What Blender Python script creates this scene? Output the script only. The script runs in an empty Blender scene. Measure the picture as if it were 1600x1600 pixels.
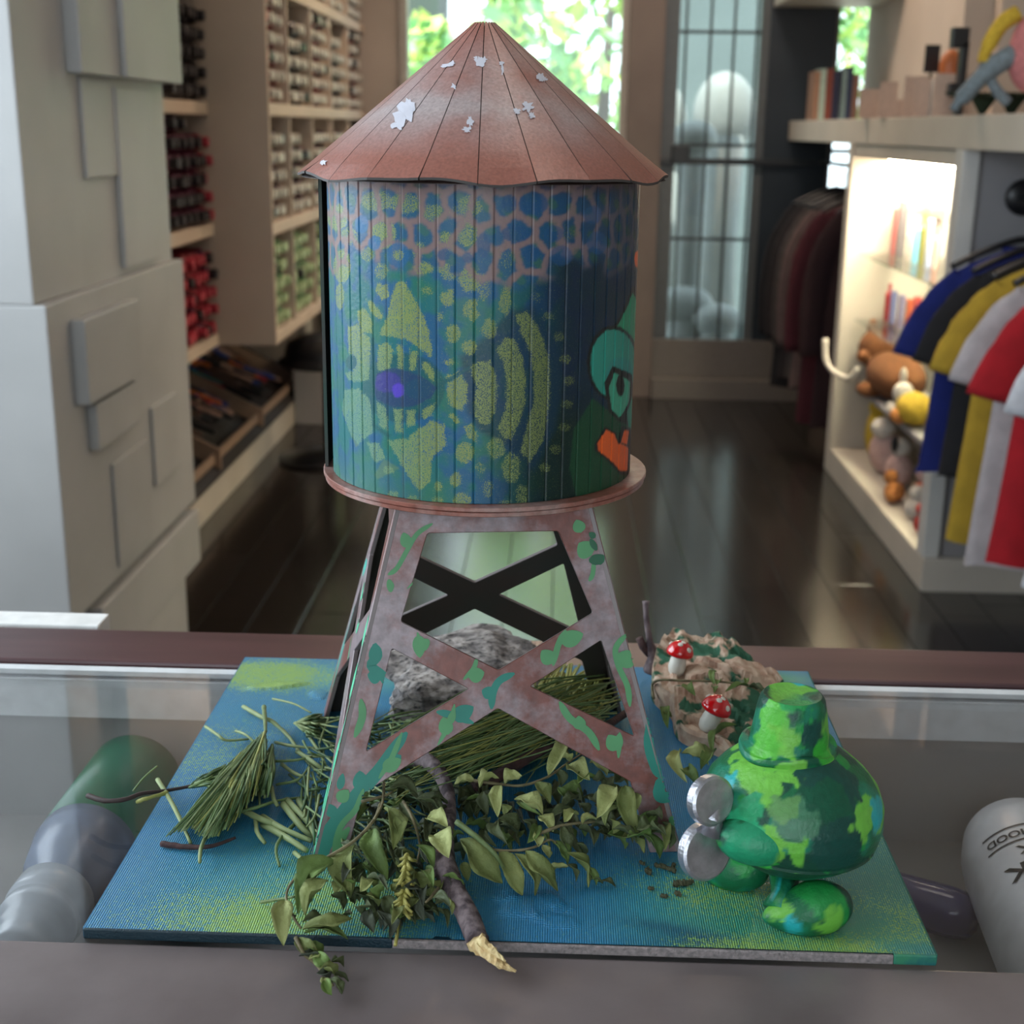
import bpy, bmesh, math, random
import numpy as np
from mathutils import Vector, Matrix, noise as mnoise
random.seed(7); rng = np.random.default_rng(7)
PI = math.pi
scene = bpy.context.scene
C = scene.collection

# ------------------------------------------------------------------ camera
FPX = 2100.0
CAM = Vector((0.0, 0.0, 1.287))
PITCH, YAW, ROLL = math.atan(600/FPX), math.atan(66/FPX), 0.0135
_f = Vector((-math.sin(YAW)*math.cos(PITCH), math.cos(YAW)*math.cos(PITCH), -math.sin(PITCH)))
_r0 = Vector((math.cos(YAW), math.sin(YAW), 0)); _u0 = _r0.cross(_f)
_r = _r0*math.cos(ROLL) + _u0*math.sin(ROLL); _u = -_r0*math.sin(ROLL) + _u0*math.cos(ROLL)
cam = bpy.data.cameras.new('camera'); camo = bpy.data.objects.new('camera', cam); C.objects.link(camo)
camo.matrix_world = Matrix(((_r.x, _u.x, -_f.x, CAM.x), (_r.y, _u.y, -_f.y, CAM.y), (_r.z, _u.z, -_f.z, CAM.z), (0, 0, 0, 1)))
cam.sensor_width = 36; cam.sensor_fit = 'HORIZONTAL'; cam.lens = FPX/1600*36
cam.clip_start = .02; cam.clip_end = 200
cam.dof.use_dof = True; cam.dof.focus_distance = .625; cam.dof.aperture_fstop = 15.0
scene.camera = camo

# ------------------------------------------------------------------ world, sun, large lights, exposure
w = bpy.data.worlds.new('sky'); scene.world = w; w.use_nodes = True
wn = w.node_tree.nodes; bg = wn['Background']
bg.inputs['Color'].default_value = (.80, .92, 1.0, 1); bg.inputs['Strength'].default_value = 3.4
sun = bpy.data.lights.new('sun', 'SUN'); sun.energy = 14.0; sun.angle = .01; sun.color = (1, .96, .86)
suno = bpy.data.objects.new('sun', sun); C.objects.link(suno)
suno.rotation_euler = Vector((.12, .36, -.92)).normalized().to_track_quat('-Z', 'Y').to_euler()

def area(name, loc, target, sx, sy, power, col):
    l = bpy.data.lights.new(name, 'AREA'); l.shape = 'RECTANGLE'; l.size = sx; l.size_y = sy
    l.energy = power; l.color = col
    o = bpy.data.objects.new(name, l); C.objects.link(o); o.location = loc
    o.rotation_euler = (Vector(target)-Vector(loc)).to_track_quat('-Z', 'Y').to_euler()
    return o
area('window_daylight', (-1.86, 1.02, 1.85), (0, .80, 1.05), 1.9, 1.5, 40, (.78, .89, 1.0))        # the shop window left of the counter
area('front_daylight', (-.4, -1.95, 1.9), (0, 2, 1.0), 1.6, 1.2, 2.5, (.88, .94, 1.0))             # glass front behind the camera
area('ceiling_spot_shelves', (-.2, 5.2, 2.9), (-1.1, 5.0, 1.1), .3, .3, 21, (1, .70, .48))         # warm shop spots
area('ceiling_spot_left', (-.5, 3.9, 2.9), (-1.1, 4.3, .9), .25, .25, 2.5, (1, .74, .5))
area('ceiling_spot_display', (.5, 5.4, 2.9), (1.5, 5.6, 1.5), .3, .3, 20, (1, .78, .60))
area('ceiling_spot_shirts', (.7, 2.6, 2.9), (1.4, 3.5, .7), .4, .4, 6, (1, .86, .74))
area('ceiling_spot_counter', (.3, 1.2, 2.9), (0, .8, .9), .5, .5, 2.5, (1, .88, .76))

scene.view_settings.view_transform = 'Standard'; scene.view_settings.look = 'None'
scene.view_settings.exposure = 0.0; scene.view_settings.gamma = 1.0
scene.view_settings.use_curve_mapping = False

# ------------------------------------------------------------------ helpers
def ray(px, py): return _f + _r*((px-800)/FPX) - _u*((py-800)/FPX)
def at_z(px, py, z): d = ray(px, py); return CAM + d*((z-CAM.z)/d.z)      # pixel to point on a level plane
def at_y(px, py, y): d = ray(px, py); return CAM + d*((y-CAM.y)/d.y)
def at_x(px, py, x): d = ray(px, py); return CAM + d*((x-CAM.x)/d.x)

def link(name, me, mats, parent=None, loc=(0, 0, 0), rot=(0, 0, 0), scale=(1, 1, 1)):
    o = bpy.data.objects.new(name, me)
    for m in (mats if isinstance(mats, (list, tuple)) else [mats]):
        if m and m.name not in [x.name for x in me.materials if x]: me.materials.append(m)
    o.location = loc; o.rotation_euler = rot; o.scale = scale
    if parent: o.parent = parent
    C.objects.link(o); return o
def mesh(name, v, f, smooth=False, mi=None):
    me = bpy.data.meshes.new(name); me.from_pydata([tuple(p) for p in v], [], f)
    if smooth: me.polygons.foreach_set('use_smooth', [True]*len(f))
    if mi is not None: me.polygons.foreach_set('material_index', mi)
    me.update(); return me
def obj(name, vf, m, parent=None, smooth=False, **k):
    return link(name, mesh(name, vf[0], vf[1], smooth, vf[2] if len(vf) > 2 else None), m, parent, **k)
def tag(o, label, cat=None, group=None, kind=None):
    if label: o['label'] = label
    if cat: o['category'] = cat
    if group: o['group'] = group
    if kind: o['kind'] = kind
    return o
def empty(name, loc=(0, 0, 0), label=None, cat=None, group=None, rz=0):
    o = bpy.data.objects.new(name, None); C.objects.link(o); o.location = loc; o.rotation_euler = (0, 0, rz)
    o.empty_display_size = .01
    return tag(o, label, cat, group)
def kids(o): return [c for c in C.objects if c.parent == o]
def dup(o, ch=None, parent=None):
    c = o.copy(); C.objects.link(c); c.parent = parent
    for k in (ch if ch is not None else kids(o)): dup(k, None if ch is None else [], c)
    return c
def struct(o): o['kind'] = 'structure'; return o

def box(x0, x1, y0, y1, z0, z1, b=0.0):
    if b <= 0:
        v = [(x, y, z) for x in (x0, x1) for y in (y0, y1) for z in (z0, z1)]
        return v, [(0, 1, 3, 2), (4, 6, 7, 5), (0, 4, 5, 1), (2, 3, 7, 6), (0, 2, 6, 4), (1, 5, 7, 3)]
    bm = bmesh.new(); bmesh.ops.create_cube(bm, size=1)
    for q in bm.verts:
        q.co = Vector(((x0+x1)/2+q.co.x*(x1-x0), (y0+y1)/2+q.co.y*(y1-y0), (z0+z1)/2+q.co.z*(z1-z0)))
    bmesh.ops.bevel(bm, geom=bm.edges[:], offset=b, segments=2, affect='EDGES', profile=.6)
    v = [tuple(q.co) for q in bm.verts]; bm.verts.index_update(); f = [tuple(q.index for q in fc.verts) for fc in bm.faces]
    bm.free(); return v, f
def join(*vfs):
    V, F, M = [], [], []
    for i, vf in enumerate(vfs):
        n = len(V); V += list(vf[0]); F += [tuple(a+n for a in f) for f in vf[1]]
        M += list(vf[2]) if len(vf) > 2 else [0]*len(vf[1])
    return V, F, M
def setm(vf, i): return vf[0], vf[1], [i]*len(vf[1])
def lathe(prof, n=24, cx=0, cy=0, cz=0, axis=None):
    v, f = [], []
    for r, z in prof:
        for k in range(n):
            a = 2*PI*k/n; v.append(Vector((r*math.cos(a), r*math.sin(a), z)))
    m = len(prof)
    for i in range(m-1):
        for k in range(n):
            k2 = (k+1) % n; f.append((i*n+k, i*n+k2, (i+1)*n+k2, (i+1)*n+k))
    f.append(tuple(reversed(range(n)))); f.append(tuple((m-1)*n+k for k in range(n)))
    if axis is not None:
        q = Vector((0, 0, 1)).rotation_difference(Vector(axis)); v = [q @ p for p in v]
    o = Vector((cx, cy, cz)); return [p+o for p in v], f
def tube(path, rad, n=6, jit=0.0, seed=0):
    rd = random.Random(seed); P = [Vector(p) for p in path]; v, f = [], []
    R = rad if isinstance(rad, (list, tuple)) else [rad]*len(P)
    up = Vector((0, 0, 1)); prev = None
    for i, p in enumerate(P):
        t = (P[min(i+1, len(P)-1)]-P[max(i-1, 0)])
        if t.length < 1e-9: t = Vector((0, 0, 1))
        t.normalize()
        if prev is None:
            a = t.cross(up if abs(t.z) < .9 else Vector((1, 0, 0))).normalized()
        else:
            a = (prev - t*prev.dot(t)).normalized()
        prev = a; b = t.cross(a)
        for k in range(n):
            an = 2*PI*k/n; rr = R[i]*(1+jit*(rd.random()-.5)*2)
            v.append(p + (a*math.cos(an)+b*math.sin(an))*rr)
    for i in range(len(P)-1):
        for k in range(n):
            k2 = (k+1) % n; f.append((i*n+k, i*n+k2, (i+1)*n+k2, (i+1)*n+k))
    f.append(tuple(reversed(range(n)))); f.append(tuple((len(P)-1)*n+k for k in range(n)))
    return v, f
def smooth_path(P, n=6):
    P = [Vector(p) for p in P]; out = []
    for i in range(len(P)-1):
        p0, p1, p2, p3 = P[max(i-1, 0)], P[i], P[i+1], P[min(i+2, len(P)-1)]
        for k in range(n):
            t = k/n; out.append(.5*((2*p1)+(p2-p0)*t+(2*p0-5*p1+4*p2-p3)*t*t+(3*p1-p0-3*p2+p3)*t**3))
    out.append(P[-1]); return out
def sphere(r, c=(0, 0, 0), n=16, m=10, s=(1, 1, 1)):
    v, f = lathe([(max(r*math.sin(PI*i/m), 1e-4*r), -r*math.cos(PI*i/m)) for i in range(m+1)], n)
    return [Vector((p.x*s[0]+c[0], p.y*s[1]+c[1], p.z*s[2]+c[2])) for p in v], f
def plate(outer, holes, t, bevel=0.0):
    """flat board with cut-outs in its own xy plane, thickness t along z (0..t)"""
    cu = bpy.data.curves.new('plate', 'CURVE'); cu.dimensions = '2D'; cu.fill_mode = 'BOTH'
    cu.extrude = t/2-bevel; cu.bevel_depth = bevel; cu.bevel_resolution = 0; cu.offset = -bevel
    for L in [outer]+holes:
        s = cu.splines.new('POLY'); s.points.add(len(L)-1)
        for i, p in enumerate(L): s.points[i].co = (p[0], p[1], 0, 1)
        s.use_cyclic_u = True
    o = bpy.data.objects.new('plate', cu); C.objects.link(o)
    me = bpy.data.meshes.new_from_object(o.evaluated_get(bpy.context.evaluated_depsgraph_get()))
    v = [(p.co.x, p.co.y, p.co.z+t/2) for p in me.vertices]; f = [tuple(p.vertices) for p in me.polygons]
    bpy.data.objects.remove(o); bpy.data.curves.remove(cu); bpy.data.meshes.remove(me); return v, f
def text_mesh(s, size, extrude=0.0002):
    cu = bpy.data.curves.new('lettering', 'FONT'); cu.body = s; cu.size = size; cu.extrude = extrude; cu.align_x = 'CENTER'; cu.align_y = 'CENTER'; cu.offset = size*.022
    o = bpy.data.objects.new('lettering', cu); C.objects.link(o)
    me = bpy.data.meshes.new_from_object(o.evaluated_get(bpy.context.evaluated_depsgraph_get()))
    v = [Vector(p.co) for p in me.vertices]; f = [tuple(p.vertices) for p in me.polygons]
    bpy.data.objects.remove(o); bpy.data.curves.remove(cu); bpy.data.meshes.remove(me); return v, f
def rounded(L, r, n=3):
    out = []
    for i, p in enumerate(L):
        a, b, c = Vector(L[i-1]).to_2d(), Vector(p).to_2d(), Vector(L[(i+1) % len(L)]).to_2d()
        d1 = (a-b); d2 = (c-b); k = min(r, d1.length*.4, d2.length*.4); s, e = b+d1.normalized()*k, b+d2.normalized()*k
        for j in range(n+1):
            t = j/n; q = s*(1-t)**2+b*2*t*(1-t)+e*t*t; out.append((q.x, q.y))
    return out

# materials -----------------------------------------------------------
def nt(name):
    m = bpy.data.materials.new(name); m.use_nodes = True
    return m, m.node_tree.nodes, m.node_tree.links, m.node_tree.nodes['Principled BSDF']
def setp(p, rough, metal=0, spec=.5, trans=0, coat=0, sheen=0, ior=None):
    p.inputs['Roughness'].default_value = rough; p.inputs['Metallic'].default_value = metal
    p.inputs['Specular IOR Level'].default_value = spec; p.inputs['Transmission Weight'].default_value = trans
    p.inputs['Coat Weight'].default_value = coat; p.inputs['Sheen Weight'].default_value = sheen
    if ior: p.inputs['IOR'].default_value = ior
def mat(name, c, rough=.5, metal=0, c2=None, scale=60, bump=0, bscale=None, spec=.5, trans=0, coat=0, stretch=(1, 1, 1), ramp=(.35, .65), sheen=0, ior=None, detail=4):
    m, n, l, p = nt(name); setp(p, rough, metal, spec, trans, coat, sheen, ior)
    if c2 is None: c2 = tuple(x*.86 for x in c)
    tc = n.new('ShaderNodeTexCoord'); mp = n.new('ShaderNodeMapping'); mp.inputs['Scale'].default_value = stretch
    l.new(tc.outputs['Object'], mp.inputs['Vector'])
    no = n.new('ShaderNodeTexNoise'); no.inputs['Scale'].default_value = scale; no.inputs['Detail'].default_value = detail
    l.new(mp.outputs['Vector'], no.inputs['Vector'])
    cr = n.new('ShaderNodeValToRGB'); e = cr.color_ramp.elements
    e[0].position, e[1].position = ramp; e[0].color = (*c2, 1); e[1].color = (*c, 1)
    l.new(no.outputs['Fac'], cr.inputs['Fac']); l.new(cr.outputs['Color'], p.inputs['Base Color'])
    if bump:
        n2 = n.new('ShaderNodeTexNoise'); n2.inputs['Scale'].default_value = bscale or scale*3; n2.inputs['Detail'].default_value = 5
        l.new(mp.outputs['Vector'], n2.inputs['Vector'])
        b = n.new('ShaderNodeBump'); b.inputs['Strength'].default_value = bump; b.inputs['Distance'].default_value = .001
        l.new(n2.outputs['Fac'], b.inputs['Height']); l.new(b.outputs['Normal'], p.inputs['Normal'])
    return m
def attr_mat(name, rough=.5, speck=True, weave=0, sscale=900, spec=.5, coat=0, bump=.15):
    """colour attribute 'paint' with a second sprayed colour 'spray' dotted over it by attribute 'mask'"""
    m, n, l, p = nt(name); setp(p, rough, 0, spec, coat=coat)
    a = n.new('ShaderNodeAttribute'); a.attribute_name = 'paint'
    out = a.outputs['Color']; tc = n.new('ShaderNodeTexCoord')
    if speck:
        s = n.new('ShaderNodeAttribute'); s.attribute_name = 'spray'; k = n.new('ShaderNodeAttribute'); k.attribute_name = 'mask'
        no = n.new('ShaderNodeTexNoise'); no.inputs['Scale'].default_value = sscale; no.inputs['Detail'].default_value = 1.5
        l.new(tc.outputs['Object'], no.inputs['Vector'])
        mr = n.new('ShaderNodeMapRange'); mr.inputs[1].default_value = .27; mr.inputs[2].default_value = .73
        l.new(no.outputs['Fac'], mr.inputs[0])
        su = n.new('ShaderNodeMath'); su.operation = 'SUBTRACT'; l.new(k.outputs['Fac'], su.inputs[0]); l.new(mr.outputs[0], su.inputs[1])
        mu = n.new('ShaderNodeMath'); mu.operation = 'MULTIPLY_ADD'; mu.inputs[1].default_value = 2.6; mu.inputs[2].default_value = .5; mu.use_clamp = True
        l.new(su.outputs[0], mu.inputs[0])
        mx = n.new('ShaderNodeMix'); mx.data_type = 'RGBA'; l.new(mu.outputs[0], mx.inputs[0]); l.new(out, mx.inputs[6]); l.new(s.outputs['Color'], mx.inputs[7]); out = mx.outputs[2]
    l.new(out, p.inputs['Base Color'])
    b = n.new('ShaderNodeBump'); b.inputs['Distance'].default_value = .0006
    if weave:
        b.inputs['Strength'].default_value = .5
        sx = n.new('ShaderNodeTexWave'); sx.inputs['Scale'].default_value = weave; sx.bands_direction = 'X'; sx.inputs['Distortion'].default_value = .6; sx.inputs['Detail'].default_value = 1; sx.inputs['Detail Scale'].default_value = 3
        sy = n.new('ShaderNodeTexWave'); sy.inputs['Scale'].default_value = weave; sy.bands_direction = 'Y'; sy.inputs['Distortion'].default_value = .6; sy.inputs['Detail'].default_value = 1; sy.inputs['Detail Scale'].default_value = 3
        for q in (sx, sy): l.new(tc.outputs['Object'], q.inputs['Vector'])
        ad = n.new('ShaderNodeMath'); l.new(sx.outputs['Fac'], ad.inputs[0]); l.new(sy.outputs['Fac'], ad.inputs[1]); l.new(ad.outputs[0], b.inputs['Height'])
    else:
        b.inputs['Strength'].default_value = bump
        n2 = n.new('ShaderNodeTexNoise'); n2.inputs['Scale'].default_value = 500; l.new(tc.outputs['Object'], n2.inputs['Vector']); l.new(n2.outputs['Fac'], b.inputs['Height'])
    l.new(b.outputs['Normal'], p.inputs['Normal']); return m
def emis(name, c, s):
    m, n, l, p = nt(name); p.inputs['Base Color'].default_value = (*c, 1); p.inputs['Emission Color'].default_value = (*c, 1); p.inputs['Emission Strength'].default_value = s; return m
def glass(name, tint=(1, 1, 1), rough=0.0, refl=1.0):
    """thin clear sheet: clear transmission with a Fresnel reflection"""
    m, n, l, p = nt(name); n.remove(p); out = n['Material Output']
    t = n.new('ShaderNodeBsdfTransparent'); t.inputs['Color'].default_value = (*tint, 1)
    g = n.new('ShaderNodeBsdfGlossy'); g.inputs['Roughness'].default_value = rough
    fr = n.new('ShaderNodeFresnel'); ge = n.new('ShaderNodeNewGeometry'); io = n.new('ShaderNodeMath'); io.operation = 'MULTIPLY_ADD'; io.inputs[1].default_value = 1/1.5-1.5; io.inputs[2].default_value = 1.5
    l.new(ge.outputs['Backfacing'], io.inputs[0]); l.new(io.outputs[0], fr.inputs['IOR'])      # same reflectance from either side of the sheet
    mu = n.new('ShaderNodeMath'); mu.operation = 'MULTIPLY'; mu.inputs[1].default_value = refl; mu.use_clamp = True; l.new(fr.outputs[0], mu.inputs[0])
    mx = n.new('ShaderNodeMixShader'); l.new(mu.outputs[0], mx.inputs[0]); l.new(t.outputs[0], mx.inputs[1]); l.new(g.outputs[0], mx.inputs[2])
    l.new(mx.outputs[0], out.inputs['Surface']); return m

M = {}
M['white'] = mat('white_paint', (.62, .61, .58), .5, scale=4)
M['cabinet'] = mat('cabinet_lacquer', (.46, .46, .455), .45, scale=3)
M['beige'] = mat('beige_paint', (.52, .42, .33), .6, scale=3)
M['wall'] = mat('wall_paint', (.55, .47, .40), .7, scale=2)
M['ceil'] = mat('ceiling_paint', (.60, .58, .55), .8, scale=2)
M['slab'] = mat('shelf_lacquer', (.55, .50, .43), .5, scale=3)
M['grey'] = mat('grey_paint', (.28, .27, .28), .6, scale=3)
M['black'] = mat('black_plastic', (.012, .012, .014), .35)
M['blackcloth'] = mat('black_cloth', (.012, .013, .016), .95)
M['rail'] = mat('mahogany_edge', (.088, .036, .040), .33, c2=(.055, .022, .025), scale=14, stretch=(.3, 3, 3), bump=.05)
M['counterstone'] = mat('counter_laminate', (.205, .172, .172), .36, c2=(.105, .082, .082), scale=11, bump=.15, bscale=120, ramp=(.3, .72), detail=8)
M['metal'] = mat('brushed_metal', (.55, .56, .58), .28, 1)
M['darkmetal'] = mat('dark_metal', (.05, .055, .06), .4, .6)
M['frame_wood'] = mat('window_frame_paint', (.17, .14, .125), .5, scale=5)
M['sill'] = mat('sill_paint', (.16, .15, .14), .4)
M['pane'] = glass('window_glass', (.96, .98, .97))
M['doorpane'] = glass('door_glass', (.60, .66, .67))
M['topglass'] = glass('counter_glass', (.96, .96, .96), 0.0, 1.0)
M['shelfglass'] = glass('shelf_glass', (.93, .95, .94))
M['casein'] = mat('case_lining', (.31, .30, .30), .6, scale=10)
M['rail_white'] = mat('case_frame_white', (.75, .78, .8), .3)

# ================================================================== THE ROOM
BY = 6.70                                        # inner face of the street wall
def plankmat(i):
    a = [.0115, .0145, .0095][i]
    m, n, l, p = nt('dark_floor_board'); setp(p, .16, 0, 1.0)
    tc = n.new('ShaderNodeTexCoord'); mp = n.new('ShaderNodeMapping'); mp.inputs['Scale'].default_value = (60, 2, 1); l.new(tc.outputs['Object'], mp.inputs['Vector'])
    no = n.new('ShaderNodeTexNoise'); no.inputs['Scale'].default_value = 1.5; no.inputs['Detail'].default_value = 6; l.new(mp.outputs['Vector'], no.inputs['Vector'])
    cr = n.new('ShaderNodeValToRGB'); e = cr.color_ramp.elements; e[0].color = (a*.6, a*.5, a*.45, 1); e[1].color = (a*1.5, a*1.25, a*1.15, 1)
    l.new(no.outputs['Fac'], cr.inputs['Fac']); l.new(cr.outputs['Color'], p.inputs['Base Color']); return m
floor = struct(obj('floor', box(-2.0, 2.5, -2.1, BY+.1, -.06, -.008), mat('subfloor', (.02, .017, .015), .5)))
PM = [plankmat(i) for i in range(3)]
pw = .135
for i in range(31):
    x0 = -1.75+i*pw; y = 2.7-rng.uniform(0, .8)
    while y < BY:
        ln = rng.uniform(.95, 1.5); y1 = min(y+ln, BY)
        if y1 > 2.7 and y1-y > .05 and -1.75 <= x0 < 2.35:
            dz = rng.uniform(0, .0012)
            obj('plank', box(x0+.0012, x0+pw-.0012, y+.001, y1-.001, -.008, dz, .0009), PM[int(rng.integers(3))], floor)
        y = y1
struct(obj('ceiling', box(-2.0, 2.5, -2.1, BY+.1, 3.0, 3.08), M['ceil']))
# left wall with the shop window beside the counter (out of view)
lw = struct(obj('wall_left', join(box(-2.0, -1.9, -2.1, 0, 0, 3), box(-2.0, -1.9, 2.05, BY+.1, 0, 3), box(-2.0, -1.9, 0, 2.05, 0, .95), box(-2.0, -1.9, 0, 2.05, 2.75, 3)), M['wall']))
struct(obj('wall_front', join(box(-1.9, 2.4, -2.1, -2.0, 0, .6), box(-1.9, 2.4, -2.1, -2.0, 2.6, 3), box(.6, 2.4, -2.1, -2.0, .6, 2.6), box(-1.9, -1.4, -2.1, -2.0, .6, 2.6)), M['wall']))
wr = struct(obj('wall_right', box(2.4, 2.5, -2.1, BY+.1, 0, 3), M['wall']))
struct(obj('wall_right', box(1.42, 1.52, 5.12, BY, 1.336, 3), M['wall'])); struct(obj('wall_right', box(1.42, 1.52, 3.85, 5.25, 0.0, 1.247), M['wall'])); struct(obj('wall_right', box(1.52, 2.4, 5.02, 5.12, 1.336, 3), M['wall']))
# street wall, in pieces around window and door
wb = struct(obj('wall_back', join(box(-1.9, -.77, BY, BY+.1, 0, 3), box(-.77, .31, BY, BY+.1, 0, .66), box(-.77, .31, BY, BY+.1, 2.7, 3), box(.31, 1.27, BY, BY+.1, 2.7, 3),
    box(1.46, 2.4, BY, BY+.1, 0, 3), box(1.27, 1.46, BY, BY+.1, 0, .98), box(1.27, 1.46, BY, BY+.1, 1.9, 3)), mat('street_wall_paint', (.40, .35, .31), .7, scale=2)))
sl = obj('slate_panel', box(.965, 1.27, BY-.02, BY+.1, 0, 2.7), mat('slate_blue_panel', (.018, .028, .04), .45, c2=(.012, .02, .03), scale=3), wb)
fr = M['frame_wood']
w1 = struct(obj('window_1', join(box(-.77, -.735, BY-.03, BY+.08, .66, 2.7), box(.275, .31, BY-.03, BY+.08, .66, 2.7), box(-.735, .275, BY-.03, BY+.08, .66, .71), box(-.735, .275, BY-.03, BY+.08, 2.65, 2.7)), mat('window_frame_grey', (.36, .34, .31), .5)))
obj('pane', box(-.735, .275, BY+.02, BY+.026, .71, 2.65), M['pane'], w1)
obj('sill', box(-.80, .33, BY-.08, BY, .62, .66, .004), M['sill'], w1)
struct(obj('trim_1', box(.31, .475, BY-.06, BY+.1, 0, 2.7, .004), fr))
d1 = struct(obj('door_1', join(box(.475, .545, BY-.01, BY+.05, .0, 2.7), box(.925, .965, BY-.01, BY+.05, .0, 2.7), box(.545, .925, BY-.01, BY+.05, .0, .29), box(.545, .925, BY-.01, BY+.05, 2.6, 2.7)), mat('door_frame_grey', (.10, .115, .125), .35)))
obj('pane', box(.545, .925, BY+.015, BY+.021, .29, 2.6), M['doorpane'], d1)
for x in (.575, .69, .80, .905): obj('bar', box(x-.006, x+.006, BY-.02, BY-.008, .29, 2.6), M['darkmetal'], d1)
for z in (.78, 1.22, 1.73, 2.2): obj('bar', box(.545, .925, BY-.024, BY-.012, z-.007, z+.007), M['darkmetal'], d1)
obj('bar', box(.475, 1.27, BY-.045, BY-.03, 1.13, 1.16, .003), M['darkmetal'], d1)
hd = obj('lock_box', box(.53, .615, BY-.07, BY-.01, 1.13, 1.22, .006), M['darkmetal'], d1)
struct(obj('trim_2', join(box(.475, 1.42, BY-.10, BY, .0, .10, .004), box(.475, 1.27, BY-.03, BY, .10, .29, .003)), M['sill']))
w2 = struct(obj('window_2', join(box(1.27, 1.285, BY-.02, BY+.06, .98, 1.9), box(1.445, 1.46, BY-.02, BY+.06, .98, 1.9), box(1.285, 1.445, BY-.02, BY+.06, .98, 1.0), box(1.285, 1.445, BY-.02, BY+.06, 1.88, 1.9), box(1.285, 1.445, BY-.02, BY+.06, 1.19, 1.21)), fr))
obj('pane', box(1.285, 1.445, BY+.02, BY+.026, 1.0, 1.88), M['pane'], w2)
struct(obj('trim_3', join(box(.97, 1.42, 6.0, BY-.05, 1.84, 1.93)), M['slab']))

# ------------------------------------------------------------------ the street
pav = struct(obj('pavement', box(-14, 14, BY+.12, 24, -.16, -.06), mat('pale_pavement', (.50, .49, .45), .8, c2=(.40, .40, .37), scale=2)))
road = obj('building', join(box(-9, -1.45, 16.5, 18, -.06, 6.5), box(5.2, 12, 16.5, 18, -.06, 5)), mat('dark_render_wall', (.045, .07, .06), .8, c2=(.03, .045, .04), scale=.7))
tag(road, 'dark grey green building across the street, behind the window at left', 'building')
def crown(n, c, r, s, seed):
    rg = np.random.default_rng(seed); V, F, MI = [], [], []
    for i in range(n):
        d = rg.normal(size=3); d /= np.linalg.norm(d); rad = rg.uniform(.35, 1)**.5*(1+.25*math.sin(5*d[0]+seed)*math.cos(4*d[2]))
        p = np.array(c)+d*np.array(r)*rad
        a = rg.normal(size=3); a /= np.linalg.norm(a); b = np.cross(a, rg.normal(size=3)); b /= np.linalg.norm(b)
        q = s*rg.uniform(.6, 1.4); k = len(V)
        V += [p-a*q, p+b*q*.5, p+a*q, p-b*q*.5]; F.append((k, k+1, k+2, k+3)); MI.append(int(rg.integers(3)))
    return V, F, MI
LM = [mat('street_leaf_bright', (.30, .60, .20), .5), mat('street_leaf_mid', (.17, .40, .17), .5), mat('street_leaf_yellow', (.50, .66, .16), .5)]
for k, (x, y, zc, rx, rz, n, lab) in enumerate([(.35, 11.5, 2.3, 1.35, 1.5, 1700, 'tall leafy street tree filling the middle of the back window'),
                                    (-1.15, 12.2, 1.55, .62, .62, 700, 'small yellow green tree behind the left pane edge'),
                                    (1.9, 12.5, 2.2, 1.1, 1.4, 1300, 'leafy street tree behind the door post and narrow glass strip')]):
    t = empty('street_tree', (x, y, -.06), lab, 'tree')
    obj('trunk', tube([(0, 0, 0), (.04, 0, .6), (-.02, 0, 1.2), (.03, 0, zc)], [.09, .07, .06, .03], 8), mat('tree_bark', (.08, .06, .045), .9, bump=.4), t)
    o = obj('crown', crown(n, (0, 0, zc), (rx, .9, rz), .10, 10+k), LM, t); o['kind'] = 'stuff'
for k, (x, y, s) in enumerate([(-.1, 9.6, .42), (.8, 9.9, .38), (1.5, 9.4, .36), (-.9, 9.8, .3)]):
    o = obj('hedge', crown(420, (0, 0, 0), (.38, .30, s), .07, 30+k), LM); o.location = (x, y, s*.8-.06)
    tag(o, ['low round hedge outside the middle of the back window', 'low hedge outside right of the window post', 'low hedge outside the glass door', 'low hedge outside the left window edge'][k], 'hedge', kind='stuff')
o = obj('street_panel', box(.60, 1.16, 8.2, 8.3, -.06, 3.2, .01), mat('pale_grey_board', (.42, .48, .48), .6, scale=2)); tag(o, 'tall pale grey board standing outside behind the barred glass door', 'board')
for k, (px, py, rx, rz, lab) in enumerate([(1132, 178, .17, .22, 'large white rounded sculpture behind the barred door, standing in for a reflection at lock height'), (1044, 210, .11, .26, 'white rounded form standing in for a reflection behind the narrow glass strip'), (1085, 215, .12, .09, 'small low white lump standing in for a reflection beside the door lock'),
                                         (1070, 480, .16, .12, 'white rounded form standing in for a reflection low behind the door'), (1120, 500, .13, .09, 'grey white lump standing in for a reflection low behind the door')]):
    p = at_y(px, py, [7.6, 7.75, 7.35, 7.3, 7.2][k]); t = empty('white_reflection_form', (p.x, p.y, -.06), lab, 'placeholder'); hz = p.z+.06  # added white forms, standing in for reflections in the door glass
    obj('head', sphere(1, (0, 0, hz), 20, 14, (rx, .11, rz)), M['white'], t, smooth=True); obj('post', lathe([(rx*.7, 0), (rx*.62, hz*.5), (rx*.7, max(hz-rz*.5, hz*.6))], 20), M['white'], t, smooth=True)

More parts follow.
